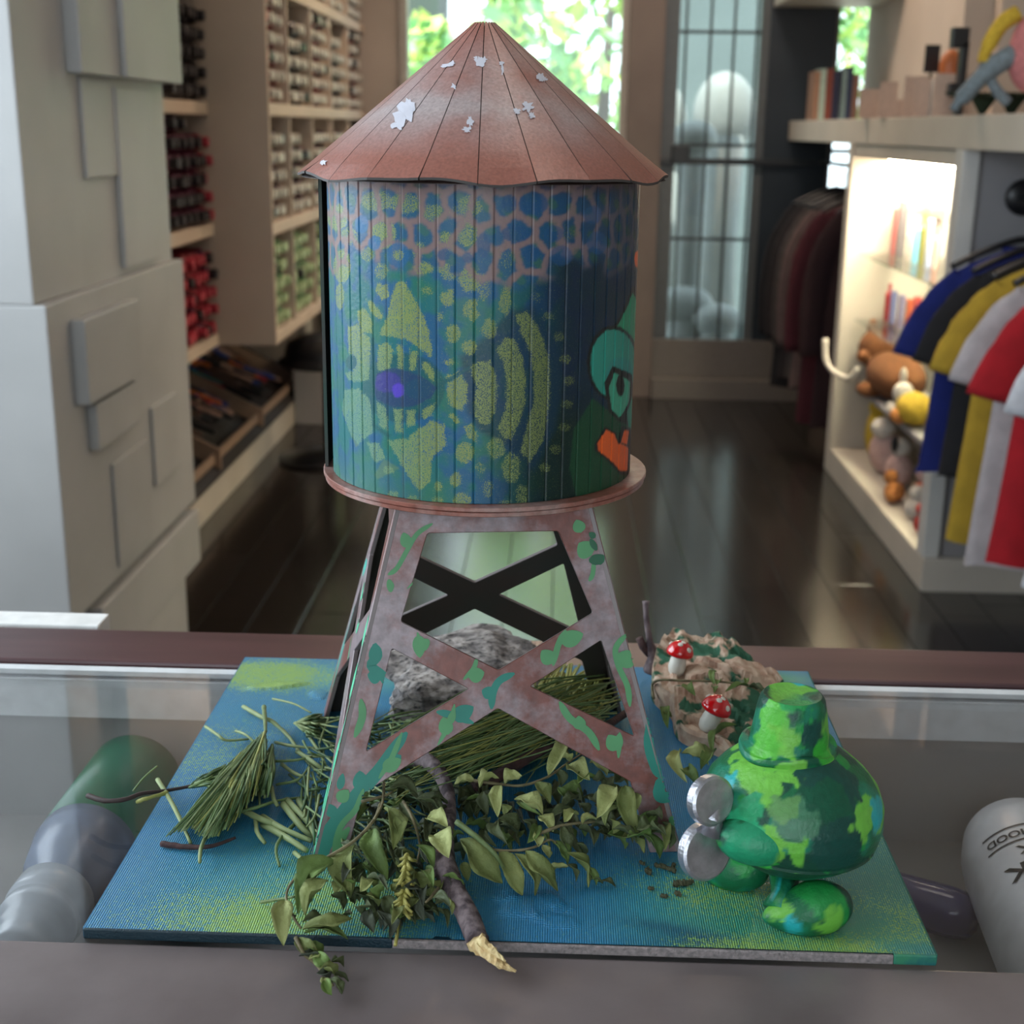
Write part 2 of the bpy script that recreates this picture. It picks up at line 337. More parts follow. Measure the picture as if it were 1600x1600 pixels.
# ================================================================== LEFT CABINET
cab = empty('white_cabinet', (-.9, 2.4, 0), 'tall white cabinet with irregular raised blocks at the left edge', 'cabinet')
def cpart(name, *a, b=.004, m='cabinet'):
    v, f = box(*a, b); return obj(name, ([(x+.9, y-2.4, z) for x, y, z in v], f), M[m], cab)
cpart('carcass', -1.62, -.925, 2.42, 3.235, .352, 3.0)
cpart('upper_block', -1.62, -.921, 2.345, 2.60, .975, 3.0)
cpart('lower_block', -1.62, -.900, 2.345, 3.238, .375, .975)
cpart('plinth', -1.60, -.900, 2.46, 3.11, 0.0, .34, m='cabinet')
cpart('plinth_ledge', -1.60, -.895, 2.50, 3.24, .215, .352)
cpart('drawer_front', -.9, -.872, 2.455, 2.79, .775, .935)
cpart('drawer_front', -.9, -.880, 2.51, 2.77, .675, .765)
cpart('relief_block', -.925, -.893, 2.60, 3.245, 1.375, 3.0)
cpart('relief_block', -.893, -.880, 2.83, 3.245, 1.375, 1.66)
cpart('relief_block', -.925, -.912, 2.85, 3.10, .99, 1.36)
cpart('relief_block', -.900, -.892, 2.90, 3.10, .50, .68)
cpart('relief_block', -.900, -.893, 2.62, 2.86, .40, .62)
cpart('relief_block', -.925, -.917, 2.66, 2.95, 1.18, 1.37)

# ================================================================== LEFT SHELVING
shelf_m = M['beige']
ZB = [.60, .96, 1.34, 1.73, 2.10]
bk = empty('wall_shelving', (-1.13, 3.3, 0), 'beige wall shelving packed with paint cans, left behind the white cabinet', 'shelf unit')
def spart(par, ox, oy, name, *a, b=.003, m=None):
    v, f = box(*a, b); return obj(name, ([(x-ox, y-oy, z) for x, y, z in v], f), m or shelf_m, par)
for z in ZB: spart(bk, -1.13, 3.3, 'shelf_board', -1.5, -1.13, 3.3, 4.45, z-.025, z+.015)
spart(bk, -1.13, 3.3, 'back_panel', -1.52, -1.5, 3.3, 4.45, .58, 2.5, m=mat('dark_shelf_back', (.03, .022, .02), .8))
bk2 = empty('tall_shelf', (-.94, 4.45, 0), 'beige wall shelving with a wide blank end panel facing the counter', 'shelf unit')
for z in ZB: spart(bk2, -.94, 4.45, 'shelf_board', -1.5, -.94, 4.47, BY-.01, z-.025, z+.015)
spart(bk2, -.94, 4.45, 'end_panel', -1.50, -.935, 4.45, 4.47, .575, 2.6)
spart(bk2, -.94, 4.45, 'back_panel', -1.52, -1.5, 4.47, BY-.01, .58, 2.5, m=mat('dark_shelf_back', (.03, .022, .02), .8))
for y in (4.83, 5.28, 5.73, 6.2): spart(bk2, -.94, 4.45, 'divider', -1.5, -.942, y-.008, y+.008, .60, 2.5, b=0)
# cans lying with their caps towards the aisle
capm = {'pale': mat('pale_cap', (.48, .46, .41), .5), 'dark': mat('dark_cap', (.02, .018, .022), .4), 'red': mat('red_cap', (.38, .03, .05), .4), 'green': mat('green_cap', (.35, .46, .25), .5)}
bodm = {'red': mat('red_can', (.22, .02, .03), .35), 'black': mat('black_can', (.02, .015, .02), .35), 'plum': mat('plum_can', (.10, .015, .04), .35), 'green': mat('green_can', (.10, .20, .07), .35), 'white': mat('white_can', (.45, .40, .38), .35)}
def can_mesh(bm_, cm):
    a = lathe([(.020, -.17), (.0265, -.165), (.0265, -.035), (.022, -.028), (.012, -.024)], 12, axis=(1, 0, 0)); b = lathe([(.0165, -.026), (.017, -.001), (.015, 0)], 12, axis=(1, 0, 0))
    me = mesh('can', *join(setm(a, 0), setm(b, 1))[:2], smooth=False, mi=join(setm(a, 0), setm(b, 1))[2]); me.materials.append(bodm[bm_]); me.materials.append(capm[cm]); return me
CMESH = {}
def can(kind, p, label, group):
    if kind not in CMESH: CMESH[kind] = can_mesh(*kind)
    o = bpy.data.objects.new('paint_can', CMESH[kind]); C.objects.link(o); o.location = p; return tag(o, label, 'paint can', group)
bays = [.615, .975, 1.355, 1.745]
for bi, z0 in enumerate(bays):
    for r in range(6 if bi else 6):
        for c in range(8):
            y = 4.025+c*.055; z = z0+.030+r*.0565
            if z > (ZB[bi+1]-.05) or y > 4.44: continue
            if r >= 5 and c > 3: continue
            k = ('red', 'red') if (bi == 0 or (bi == 1 and c > 6)) else (('plum', 'dark') if bi == 1 else ('black', 'dark'))
            if bi == 0 and (r+c) % 5 == 0: k = ('plum', 'dark')
            can(k, (-1.128+rng.uniform(-.008, .014), y, z), ['red paint can lying on the lowest shelf behind the white cabinet', 'dark and red paint can lying on the second shelf behind the white cabinet', 'dark paint can lying on the third shelf behind the white cabinet', 'dark paint can lying on the top shelf in view behind the white cabinet'][bi], 'cans on the near wall shelving, bay %s' % ['lowest', 'second', 'third', 'top'][bi])
cnt = 0; rest = {}
for y_i in range(38):
    for bi, z0 in enumerate(bays):
        for r in range(6):
            y = 4.515+y_i*.058; z = z0+.030+r*.0585
            if z > ZB[bi+1]-.05 or y > 6.66: continue
            if any(abs(y-d) < .03 for d in (4.83, 5.28, 5.73, 6.2)): continue
            if r == 5 and math.sin(y*7+bi*2) > -.2: continue
            if r == 4 and math.sin(y*5+bi) > .75: continue
            cell = sum(y > d for d in (4.83, 5.28, 5.73, 6.2))
            if bi == 0: k = ('green', 'green')
            elif bi == 1: k = ('plum', 'pale')
            elif bi == 3: k = ('green', 'pale') if cell < 2 else ('white', 'pale')
            else: k = [('red', 'pale'), ('black', 'pale'), ('red', 'pale'), ('black', 'pale'), ('red', 'pale')][cell]
            if bi == 2 and y < 4.56: k = ('red', 'red')
            if rng.random() < .06: k = ('black', 'dark')
            px = (-.942+rng.uniform(-.012, .004), y, z)
            if cnt < 165:
                can(k, px, ['green paint can lying on the lowest shelf past the blank end panel', 'plum paint can with pale cap on the second shelf past the end panel', 'paint can with pale cap on the third shelf past the end panel', 'pale capped paint can on the top shelf past the end panel'][bi], 'cans on the far wall shelving, bay %s' % ['lowest', 'second', 'third', 'top'][bi]); cnt += 1
            else: rest.setdefault(k, []).append(px)
allv, allf, alli, mats, off = [], [], [], [], {}
for k, L in rest.items():
    me = CMESH.get(k) or can_mesh(*k); V = [v.co.copy() for v in me.vertices]; Fs = [(tuple(p.vertices), p.material_index) for p in me.polygons]
    mb = len(mats); mats += [bodm[k[0]], capm[k[1]]]
    for p in L:
        n = len(allv); allv += [v+Vector(p) for v in V]; allf += [tuple(a+n for a in f) for f, _ in Fs]; alli += [mb+i for _, i in Fs]
me = mesh('far_cans', allv, allf, mi=alli)
for m_ in mats: me.materials.append(m_)
o = bpy.data.objects.new('far_paint_cans', me); C.objects.link(o); tag(o, 'many pale capped paint cans at the far end of the wall shelving by the window', 'paint cans', kind='stuff')

# sloping marker bins below the shelving
bins = empty('marker_bin_unit', (-1.165, 3.3, 0), 'low sloping bin unit full of markers under the left shelving', 'display bin')
def slope(name, x0, x1, y0, y1, z0a, z0b, t, m):     # board rising away from the aisle
    v = [(x, y, (z0a if x == x1 else z0b)+dz) for x in (x0, x1) for y in (y0, y1) for dz in (0, t)]
    v = [(a+1.165, b-3.3, c) for a, b, c in v]
    return obj(name, (v, [(0, 1, 3, 2), (4, 6, 7, 5), (0, 4, 5, 1), (2, 3, 7, 6), (0, 2, 6, 4), (1, 5, 7, 3)]), m, bins)
tan = mat('tan_divider', (.30, .20, .14), .6)
slope('tray_floor', -1.80, -1.165, 3.3, 6.3, .10, .42, .015, mat('dark_tray', (.03, .025, .025), .7))
spart(bins, -1.165, 3.3, 'front_curb', -1.185, -1.165, 3.3, 6.3, 0, .105, m=M['slab'])
spart(bins, -1.165, 3.3, 'front_lip', -1.20, -1.187, 3.3, 6.3, .14, .175, m=tan)
for y in (3.4, 3.95, 4.55, 5.25, 6.0): slope('divider', -1.80, -1.167, y-.008, y+.008, .12, .44, .07, tan)
spart(bins, -1.165, 3.3, 'back_ledge', -1.82, -1.78, 3.3, 6.3, 0, .52, m=tan)
mk = [mat('marker_%s' % n_, c_, .35) for n_, c_ in (('black', (.02, .02, .022)), ('blue', (.03, .06, .25)), ('orange', (.55, .14, .03)), ('teal', (.05, .28, .27)), ('red', (.4, .03, .04)), ('pink', (.4, .25, .2)), ('brown', (.12, .07, .05)))]
MKM = []
for m_ in mk:
    me = mesh('marker', *join(lathe([(.008, 0), (.008, .10)], 8, axis=(1, 0, 0)), lathe([(.0095, .095), (.0095, .135), (.006, .14)], 8, axis=(1, 0, 0)))[:2]); me.materials.append(m_); MKM.append(me)
for i in range(270):
    x = rng.uniform(-1.76, -1.34); y = rng.uniform(3.45, 6.1); row = (x+1.8)/.6
    if any(abs(y-d) < .07 for d in (3.95, 4.55, 5.25, 6.0)): continue
    z = .12+.32*(-1.165-x)/.635+.028+rng.uniform(0, .03)
    k = int(rng.choice(7, p=[.40, .13, .09, .06, .07, .10, .15]))
    o = bpy.data.objects.new('marker', MKM[k]); C.objects.link(o); o.location = (x, y, z); o.rotation_euler = (0, .45+rng.uniform(-.15, .1), rng.uniform(-.25, .25))
    cn = ['black', 'blue', 'orange', 'teal', 'red', 'pink', 'brown'][k]
    tag(o, '%s marker lying among others in the sloping bins under the left shelving' % cn, 'marker', '%s markers in the sloping bins' % cn)
# dark wall strip under the shelving
struct(obj('trim_4', box(-1.9, -1.83, 3.3, 6.69, .0, .60), mat('dark_wall_strip', (.02, .02, .024), .6)))
# black stool
st = empty('black_stool', (-.90, 5.22, 0), 'black round stool with domed seat at the end of the marker bins', 'stool')
obj('seat', lathe([(.02, .50), (.10, .495), (.15, .47), (.165, .43), (.165, .415), (.19, .40), (.19, .385), (.05, .375)], 32), M['black'], st, smooth=True)
obj('column', lathe([(.022, .02), (.022, .38)], 16), M['darkmetal'], st, smooth=True)
obj('base', lathe([(.20, .0), (.20, .015), (.05, .035), (.02, .04)], 32), M['black'], st, smooth=True)
for k, (x, y, h, c_) in enumerate([(-1.12, 5.95, .34, 'pale'), (-1.06, 6.1, .30, 'pale'), (-1.0, 6.0, .37, 'green'), (-.94, 6.2, .33, 'pale'), (-.86, 6.1, .36, 'pale')]):
    o = obj('display_bottle', lathe([(.028, 0), (.03, .01), (.03, h*.75), (.014, h*.85), (.014, h)], 14), capm[c_], smooth=True, loc=(x, y, .30)); tag(o, 'pale bottle in the cluster on the box behind the black stool, %s' % ['furthest left', 'second from left', 'green middle one', 'second from right', 'furthest right'][k], 'bottle')
o = obj('display_box', box(-1.16, -.8, 5.85, 6.35, 0, .30, .004), M['grey']); tag(o, 'grey box holding a cluster of bottles behind the black stool', 'box')

# ================================================================== RIGHT DISPLAY UNIT
un = empty('display_unit', (1.078, 3.75, 0), 'white lit display unit along the right side of the aisle', 'display unit')
def upart(name, *a, b=.004, m='slab'):
    v, f = box(*a, b); return obj(name, ([(x-1.078, y-3.75, z) for x, y, z in v], f), M[m] if isinstance(m, str) else m, un)
upart('plinth', 1.078, 1.415, 3.75, 5.25, 0, .10)
upart('plinth', 1.415, 2.35, 3.76, 4.30, 0, .10)
upart('far_post', 1.078, 1.40, 5.17, 5.25, .10, 1.247)
upart('near_panel', 1.078, 1.125, 3.765, 3.84, .10, 1.247, m='white')
upart('near_panel', 1.125, 2.35, 3.78, 3.84, .10, 1.247, m='grey')
upart('back_panel', 1.395, 1.415, 3.84, 5.17, .10, 1.247, m='white')
upart('top_rail', 1.085, 1.40, 3.84, 5.17, 1.20, 1.245)
upart('niche_light', 1.20, 1.36, 3.90, 5.12, 1.188, 1.20, b=0, m=emis('niche_lamp', (1, .86, .62), 60))
upart('glass_shelf', 1.13, 1.39, 3.85, 5.16, .845, .853, b=0, m='shelfglass')
upart('glass_shelf', 1.13, 1.39, 3.85, 5.16, .600, .608, b=0, m='shelfglass')
upart('glass_shelf', 1.26, 1.39, 3.85, 5.16, 1.012, 1.02, b=0, m='shelfglass')
upart('board_shelf', 1.16, 1.39, 3.85, 5.16, .335, .355, m='grey')
upart('card_holder', 1.085, 1.118, 3.755, 3.766, .40, .50, b=0, m='white')
sb = obj('long_shelf', box(1.078, 2.38, 2.6, 6.66, 1.247, 1.336, .004), M['slab']); tag(sb, 'long thick white shelf slab at eye level over the right display unit', 'shelf')
def smallpack(px, py, z0, x, wpx, h, c_, lab, y=None, shape='box'):
    p = at_x(px, py, x); p.y = min(p.y, 5.10); wd = wpx/2100*p.y
    if shape == 'box': v = box(-wd*.5, wd*.5, -wd*.6, wd*.6, 0, h, .003)
    else: v = lathe([(wd*.45, 0), (wd*.5, .01), (wd*.5, h*.72), (wd*.2, h*.8), (wd*.25, h)], 14)
    o = obj('hobby_box' if shape == 'box' else 'small_bottle', v, c_, loc=(x, p.y, z0)); return tag(o, lab, 'box' if shape == 'box' else 'bottle')
cols = lambda n, c: mat('pack_'+n, c, .4)
for px, w_, h, c, n, sh in [(1374, 10, .17, (.45, .12, .12), 'rose', 'box'), (1390, 12, .15, (.25, .27, .30), 'grey blue', 'b'), (1407, 12, .20, (.10, .09, .10), 'black', 'box'), (1422, 10, .13, (.6, .55, .5), 'cream', 'b'), (1431, 9, .12, (.15, .45, .65), 'sky blue', 'box'), (1441, 9, .17, (.20, .20, .05), 'olive', 'b'), (1452, 9, .16, (.35, .42, .6), 'pale blue', 'box'), (1463, 10, .14, (.5, .3, .25), 'brown', 'b')]:
    smallpack(px, 380, .853, 1.24, w_, h, cols(n, c), '%s %s on the upper glass shelf of the lit display' % (n, 'carton' if sh == 'box' else 'bottle'), shape=sh)
for px, w_, h, c, n, sh in [(1382, 12, .12, (.40, .25, .18), 'tan', 'box'), (1404, 20, .12, (.38, .30, .16), 'mustard', 'box'), (1430, 22, .12, (.5, .35, .28), 'peach', 'box'), (1462, 20, .12, (.45, .32, .3), 'dusty pink', 'box')]:
    smallpack(px, 330, 1.02, 1.37, w_, h, cols(n, c), '%s carton high on the back wall of the lit display' % n, shape=sh)
for px, w_, h, c, n, sh in [(1360, 11, .13, (.08, .34, .28), 'teal', 'b'), (1384, 12, .14, (.42, .03, .04), 'crimson', 'b'), (1398, 9, .12, (.15, .17, .34), 'navy', 'box'), (1411, 9, .12, (.25, .22, .35), 'violet', 'box'), (1424, 10, .12, (.55, .12, .06), 'orange red', 'box'), (1436, 10, .14, (.5, .08, .07), 'red', 'box')]:
    smallpack(px, 450, .608, 1.24, w_, h, cols(n, c), '%s %s on the lower glass shelf of the lit display' % (n, 'carton' if sh == 'box' else 'bottle'), shape=sh)
# soft toys
def blob(par, name, c, r, m, n=18): return obj(name, sphere(1, c, n, 12, r), m, par, smooth=True)
fur = lambda n, c: mat('plush_'+n, c, .95, c2=tuple(q*.7 for q in c), scale=90, bump=.6)
brown, white_p, yel, redp, orng, pinkp = fur('brown', (.20, .075, .025)), fur('white', (.62, .58, .52)), fur('yellow', (.62, .42, .04)), fur('red', (.5, .04, .03)), fur('orange', (.55, .22, .06)), fur('pink', (.62, .42, .38))
t = empty('plush_animal', (1.24, 5.0, .355), 'brown furry soft toy lying on the board shelf of the display unit', 'plush toy')
blob(t, 'body', (.0, -.10, .08), (.10, .22, .085), brown); blob(t, 'head', (-.03, .07, .15), (.075, .085, .08), brown); blob(t, 'ear', (-.05, .11, .225), (.02, .025, .035), brown, 10); blob(t, 'ear', (.02, .08, .225), (.02, .025, .035), brown, 10); blob(t, 'snout', (-.09, .03, .13), (.03, .035, .025), brown, 10); blob(t, 'paw', (-.09, -.10, .03), (.05, .035, .03), brown, 10)
p = at_x(1312, 575, 1.06)
o = obj('antler_hook', tube(smooth_path([(-.055, .06, .13), (-.05, .05, .06), (-.03, .03, .02), (0, .0, .0), (.03, -.03, .0), (.05, -.05, .04)], 4), .011, 8), white_p, loc=(1.065, p.y, p.z-.03), smooth=True); tag(o, 'white curved soft arm reaching out from the display unit corner', 'plush toy')
t = empty('plush_animal', (1.19, 4.42, .355), 'yellow and orange soft toy with white paws on the board shelf', 'plush toy')
blob(t, 'body', (0, 0, .055), (.06, .09, .055), yel); blob(t, 'head', (-.02, .08, .09), (.035, .045, .04), white_p); blob(t, 'paw', (-.05, .09, .04), (.018, .05, .016), white_p, 10); blob(t, 'paw', (-.05, .0, .03), (.03, .03, .028), orng, 10); blob(t, 'ear', (-.02, .10, .145), (.012, .012, .03), white_p, 10)
toys = [((1.22, 5.0), 'yellow standing soft toy with red cap on the plinth floor of the display', [(yel, (0, 0, .10), (.05, .05, .10), 'body'), (redp, (0, -.03, .23), (.035, .04, .025), 'cap'), (yel, (0, -.01, .20), (.045, .045, .035), 'head')]),
        ((1.20, 4.78), 'pale pink seated soft toy beside the yellow one on the plinth floor', [(pinkp, (0, 0, .08), (.06, .08, .08), 'body'), (white_p, (-.02, -.02, .17), (.045, .05, .04), 'head'), (mk[1], (-.03, .03, .16), (.025, .04, .015), 'scarf')]),
        ((1.20, 4.58), 'white and pink soft toy on the plinth floor behind the orange bear', [(pinkp, (0, 0, .06), (.05, .06, .06), 'body'), (white_p, (0, 0, .14), (.035, .035, .035), 'head'), (M['black'], (-.03, -.03, .16), (.012, .012, .03), 'hat')]),
        ((1.14, 4.38), 'small orange bear toy on the plinth floor edge', [(orng, (0, 0, .035), (.035, .035, .035), 'body'), (orng, (-.01, .02, .08), (.025, .025, .025), 'head'), (orng, (-.02, -.04, .03), (.02, .025, .02), 'paw')]),
        ((1.16, 4.18), 'white and pale soft toy between the bear and red figure', [(white_p, (0, 0, .035), (.035, .045, .035), 'body'), (white_p, (0, 0, .085), (.025, .025, .025), 'head')]),
        ((1.14, 4.02), 'small red toy figure nearest on the plinth floor', [(redp, (0, 0, .03), (.027, .027, .03), 'body'), (redp, (0, 0, .075), (.024, .024, .02), 'head')]),
        ((1.20, 4.25), 'coral soft toy half hidden behind the blue shirt', [(fur('coral', (.65, .2, .12)), (0, 0, .05), (.04, .04, .06), 'body'), (pinkp, (0, 0, .13), (.03, .03, .03), 'head')])]
for (x, y), lab, parts in toys:
    t = empty('plush_toy', (x, y, .10), lab, 'plush toy')
    for m_, c_, r_, n_ in parts: blob(t, n_, c_, r_, m_, 14)
t = empty('plush_toy', (1.22, 4.30, .608), 'pink and yellow soft toy on the lower glass shelf', 'plush toy')
blob(t, 'body', (0, 0, .04), (.04, .05, .04), fur('magenta', (.6, .07, .12))); blob(t, 'head', (0, .03, .09), (.03, .03, .025), yel)

# shirts and hangers
def shirt_mesh(L=.68, seed=0, long=False):
    rd = random.Random(seed); V, F = [], []; n = 40
    rings = [(0, .055, .035), (-.012, .085, .040), (-.035, .14, .045), (-.065, .195, .045), (-.10, .215, .05), (-.17, .20, .055), (-.30, .205, .06), (-.45, .215, .062), (-.58, .225, .065), (-L, .235, .068)]
    ph = [rd.uniform(0, 6) for _ in range(3)]
    for i, (z, hw, hd) in enumerate(rings):
        for k in range(n):
            a = 2*PI*k/n; fold = 1+.22*min(1, i/5)*(math.sin(5*a+ph[0])*.5+math.sin(9*a+ph[1]+z*3)*.35)
            V.append(Vector((hw*math.cos(a), hd*.62*math.sin(a)*fold, z+.006*math.sin(3*a+ph[2])*(i == len(rings)-1))))
    for i in range(len(rings)-1):
        for k in range(n): k2 = (k+1) % n; F.append((i*n+k, (i+1)*n+k, (i+1)*n+k2, i*n+k2))
    sl = []
    for s in (-1, 1):
        ln = .44 if long else .0
        P = smooth_path([(s*.145, 0, -.085), (s*.185, -.005, -.13), (s*.225, -.012, -.20), (s*.250, -.018, -.29)] + ([(s*.262, -.02, -.45), (s*.255, -.025, -.62)] if long else []), 4)
        v, f = tube(P, [.050+.028*(i/len(P)) if not long else .062-.018*(i/len(P)) for i in range(len(P))], 16, jit=.06, seed=seed); v = [Vector((p.x, p.y*.26-.004, p.z)) for p in v]; sl.append((v, f))
    return (V, F), sl
def garment(name, x, y, z, m, lab, cat, group=None, L=.68, long=False, seed=0, rz=0, hm=None):
    t = empty(name, (x, y, z), lab, cat, group, rz)
    b, sl = shirt_mesh(L, seed, long); obj('torso', b, m, t, smooth=True)
    for s in sl: obj('sleeve', s, m, t, smooth=True)
    obj('collar', tube([(.058*math.cos(a), .034*math.sin(a), .004) for a in [2*PI*k/16 for k in range(17)]], .006, 6), m, t, smooth=True)
    hg = empty('coat_hanger', (x, y, z), 'dark hanger carrying the '+lab.split(',')[0][:60], 'hanger', None, rz)
    obj('arms', join(tube(smooth_path([(-.19, 0, -.045), (-.10, 0, .0), (0, 0, .03), (.10, 0, .0), (.19, 0, -.045)], 4), .009, 8)), M['black'], hg, smooth=True)
    obj('hook', tube(smooth_path([(0, 0, .03), (0, 0, .085), (.0, 0, .10)], 3)+[Vector((.018*math.sin(a), 0, .118-.018*math.cos(a))) for a in (0.0, .8, 1.6, 2.4, 3.2, 4.0)], .0028, 6), M['darkmetal'], hg)
    return t
cl = lambda n, c: mat('cotton_'+n, c, .92, c2=tuple(q*.82 for q in c), scale=25, bump=.15, bscale=700)
RZ = .995
shirts = [(1.225, 3.62, (.008, .018, .16), 'royal blue T-shirt hanging furthest back on the near rail', 0.60), (1.245, 3.50, (.014, .014, .017), 'black T-shirt hanging just in front of the blue shirt', .58), (1.25, 3.36, (.48, .31, .03), 'mustard yellow T-shirt on the near rail', .72), (1.26, 3.22, (.50, .46, .47), 'white T-shirt between the yellow and red shirts', .74), (1.255, 3.05, (.42, .008, .016), 'red T-shirt on the near rail', .68), (1.27, 2.84, (.60, .60, .64), 'white T-shirt hanging in front of the red one', .66), (1.27, 2.66, (.62, .62, .66), 'white T-shirt nearest the camera at the right edge', .68)]
for k, (x, y, c_, lab, L) in enumerate(shirts): garment('t_shirt', x, y, RZ, cl('t%d' % k, c_), lab, 'shirt', 'T-shirts on the near rail', L, False, k+3)
rl = empty('garment_rail', (1.25, 3.77, 1.125), 'dark metal clothes rail fixed to the end of the display unit', 'clothes rail')
obj('bar', tube([(0, 0, 0), (0, -1.35, 0)], .0095, 12), M['darkmetal'], rl, smooth=True); obj('flange', lathe([(.048, 0), (.048, .012), (.02, .016)], 28, axis=(0, -1, 0)), M['black'], rl, smooth=True)
for k, (x, y, c_, lab, L) in enumerate([(1.22, 6.15, (.012, .013, .018), 'black sweatshirt furthest left on the far rail', .86), (1.23, 6.02, (.02, .018, .022), 'charcoal sweatshirt second on the far rail', .80), (1.24, 5.90, (.055, .048, .05), 'grey sweatshirt on the far rail', .78), (1.245, 5.80, (.12, .085, .085), 'dusty pink grey sweatshirt on the far rail', .80), (1.26, 5.66, (.055, .006, .015), 'maroon sweatshirt in front on the far rail', .92), (1.30, 5.54, (.02, .006, .01), 'very dark wine sweatshirt nearest on the far rail', .92)]):
    garment('sweatshirt', x, y, 1.02, cl('s%d' % k, c_), lab, 'sweatshirt', 'sweatshirts on the far rail', L, True, k+13)
rl = empty('garment_rail', (1.24, 5.25, 1.15), 'dark clothes rail between the display unit and the street wall', 'clothes rail')
obj('bar', tube([(0, 0, 0), (0, 1.40, 0)], .0095, 12), M['darkmetal'], rl, smooth=True); obj('flange', lathe([(.03, 0), (.03, .01)], 20, axis=(0, 1, 0)), M['black'], rl); obj('drop', tube([(0, 1.2, 0), (0, 1.2, .097)], .008, 8), M['darkmetal'], rl)

# things on the long shelf
TZ = 1.336
bx = 1.14
for k, (px, w_, h, c_, n) in enumerate([(1268, 9, .21, (.35, .2, .13), 'tan'), (1277, 9, .22, (.45, .62, .55), 'mint green'), (1287, 10, .22, (.25, .06, .04), 'rust red'), (1298, 11, .21, (.02, .03, .08), 'navy'), (1310, 8, .22, (.25, .38, .4), 'pale teal'), (1318, 9, .23, (.03, .05, .12), 'dark blue'), (1328, 9, .20, (.3, .16, .12), 'brown')]):
    p = at_x(px, 188, bx+.02*k); yk = 6.35-.0*k; p = at_y(px, 188, yk); wd = w_/2100*yk
    t = empty('book', (p.x, yk, TZ), '%s book standing on the far end of the long shelf' % n, 'book', 'books at the far end of the long shelf')
    obj('cover', box(-wd/2, wd/2, -.078, .075, 0, h, .002), mat('book_'+n.replace(' ', '_'), c_, .5), t); obj('pages', box(-wd/2+.003, wd/2-.003, -.07, .078, .004, h-.004), M['white'], t)
acr = glass('acrylic', (.93, .86, .80), .05)
for k, (px, h, w_) in enumerate([(1362, .10, .10), (1385, .12, .06), (1410, .06, .16), (1428, .13, .08), (1450, .12, .10), (1485, .13, .12)]):
    p = at_y(px, 185, 5.0-.12*k); o = obj('acrylic_stand', join(box(-w_/2, w_/2, -.002, .002, 0, h), box(-w_/2, w_/2, -.05, .002, 0, .003)), mat('frosted_card', (.60, .45, .36), .3), loc=(p.x, p.y, TZ)); tag(o, 'clear card stand on the long shelf, %s' % ['leftmost beside the books', 'second from the books', 'low wide one', 'tall one left of the black card', 'one below the black card', 'rightmost beside the orange tin'][k], 'card stand')
def on_shelf(px, py, Y): return at_y(px, py, Y)
p = at_y(1455, 106, 4.6); t = empty('black_card', (p.x, 4.6, TZ), 'small black card on a thin stand on the long shelf', 'card'); obj('card', box(-.024, .024, -.003, .003, .14, .225, .001), M['black'], t); obj('stem', box(-.004, .004, -.004, .004, 0, .145), M['darkmetal'], t)
p = at_y(1484, 112, 4.5); o = obj('orange_tin', lathe([(.03, 0), (.034, .01), (.034, .05), (.026, .075), (.012, .09)], 20), mat('orange_tin_paint', (.55, .16, .05), .4), smooth=True, loc=(p.x, 4.5, TZ+.115)); tag(o, 'small round orange tin on the long shelf between black items', 'tin')
o = obj('tin_box', box(-.05, .05, -.04, .04, 0, .115, .004), M['white'], loc=(p.x, 4.5, TZ)); tag(o, 'white box under the orange tin on the long shelf', 'box')
p = at_y(1500, 80, 4.35); o = obj('tape_dispenser', join(box(-.03, .02, -.02, .02, .20, .26, .004), box(.0, .022, -.02, .02, .0, .22, .004), box(-.025, .02, -.02, .02, .06, .10, .004)), M['black'], loc=(p.x, 4.35, TZ)); tag(o, 'tall black stepped object on the long shelf', 'ornament')
gr = join(*[tube([(0, 0, 0), (.03*math.cos(a), .03*math.sin(a), .05), (.08*math.cos(a)*s, .08*math.sin(a)*s, .06)], [.004, .006, .002], 4) for a, s in [(rng.uniform(0, 6.3), rng.uniform(.5, 1.3)) for _ in range(60)]])
for k in range(3):
    p = at_y(1535+45*k, 170, 3.9); o = obj('fake_grass', gr[:2], mat('dark_moss', (.02, .035, .015), .9), loc=(p.x, 3.9, TZ)); tag(o, 'dark green artificial grass tuft on the long shelf, %s' % ['left one', 'middle one', 'right one'][k], 'grass', kind='stuff')
p = at_y(1600, 100, 3.7); t = empty('plush_bird', (p.x, 3.7, TZ+.03), 'large pink soft toy with yellow and grey arms on the long shelf', 'plush toy')
blob(t, 'head', (0.02, 0, .125), (.062, .06, .10), fur('rose', (.62, .22, .22))); 
obj('arm', tube(smooth_path([(-.03, 0, .22), (-.07, 0, .19), (-.10, 0, .13), (-.105, 0, .10)], 4), [.022]*4+[.02]*4+[.015]*5, 10), yel, t, smooth=True)
gp = fur('slate', (.20, .25, .28))
obj('wing', tube(smooth_path([(-.03, 0, .12), (-.09, 0, .08), (-.15, 0, .01), (-.17, 0, -.02)], 4), [.028]*5+[.022]*4+[.012]*4, 10), gp, t, smooth=True)
obj('wing', tube(smooth_path([(-.10, 0, .09), (-.07, 0, .04), (-.03, 0, -.0)], 4), [.014]*9, 10), gp, t, smooth=True)

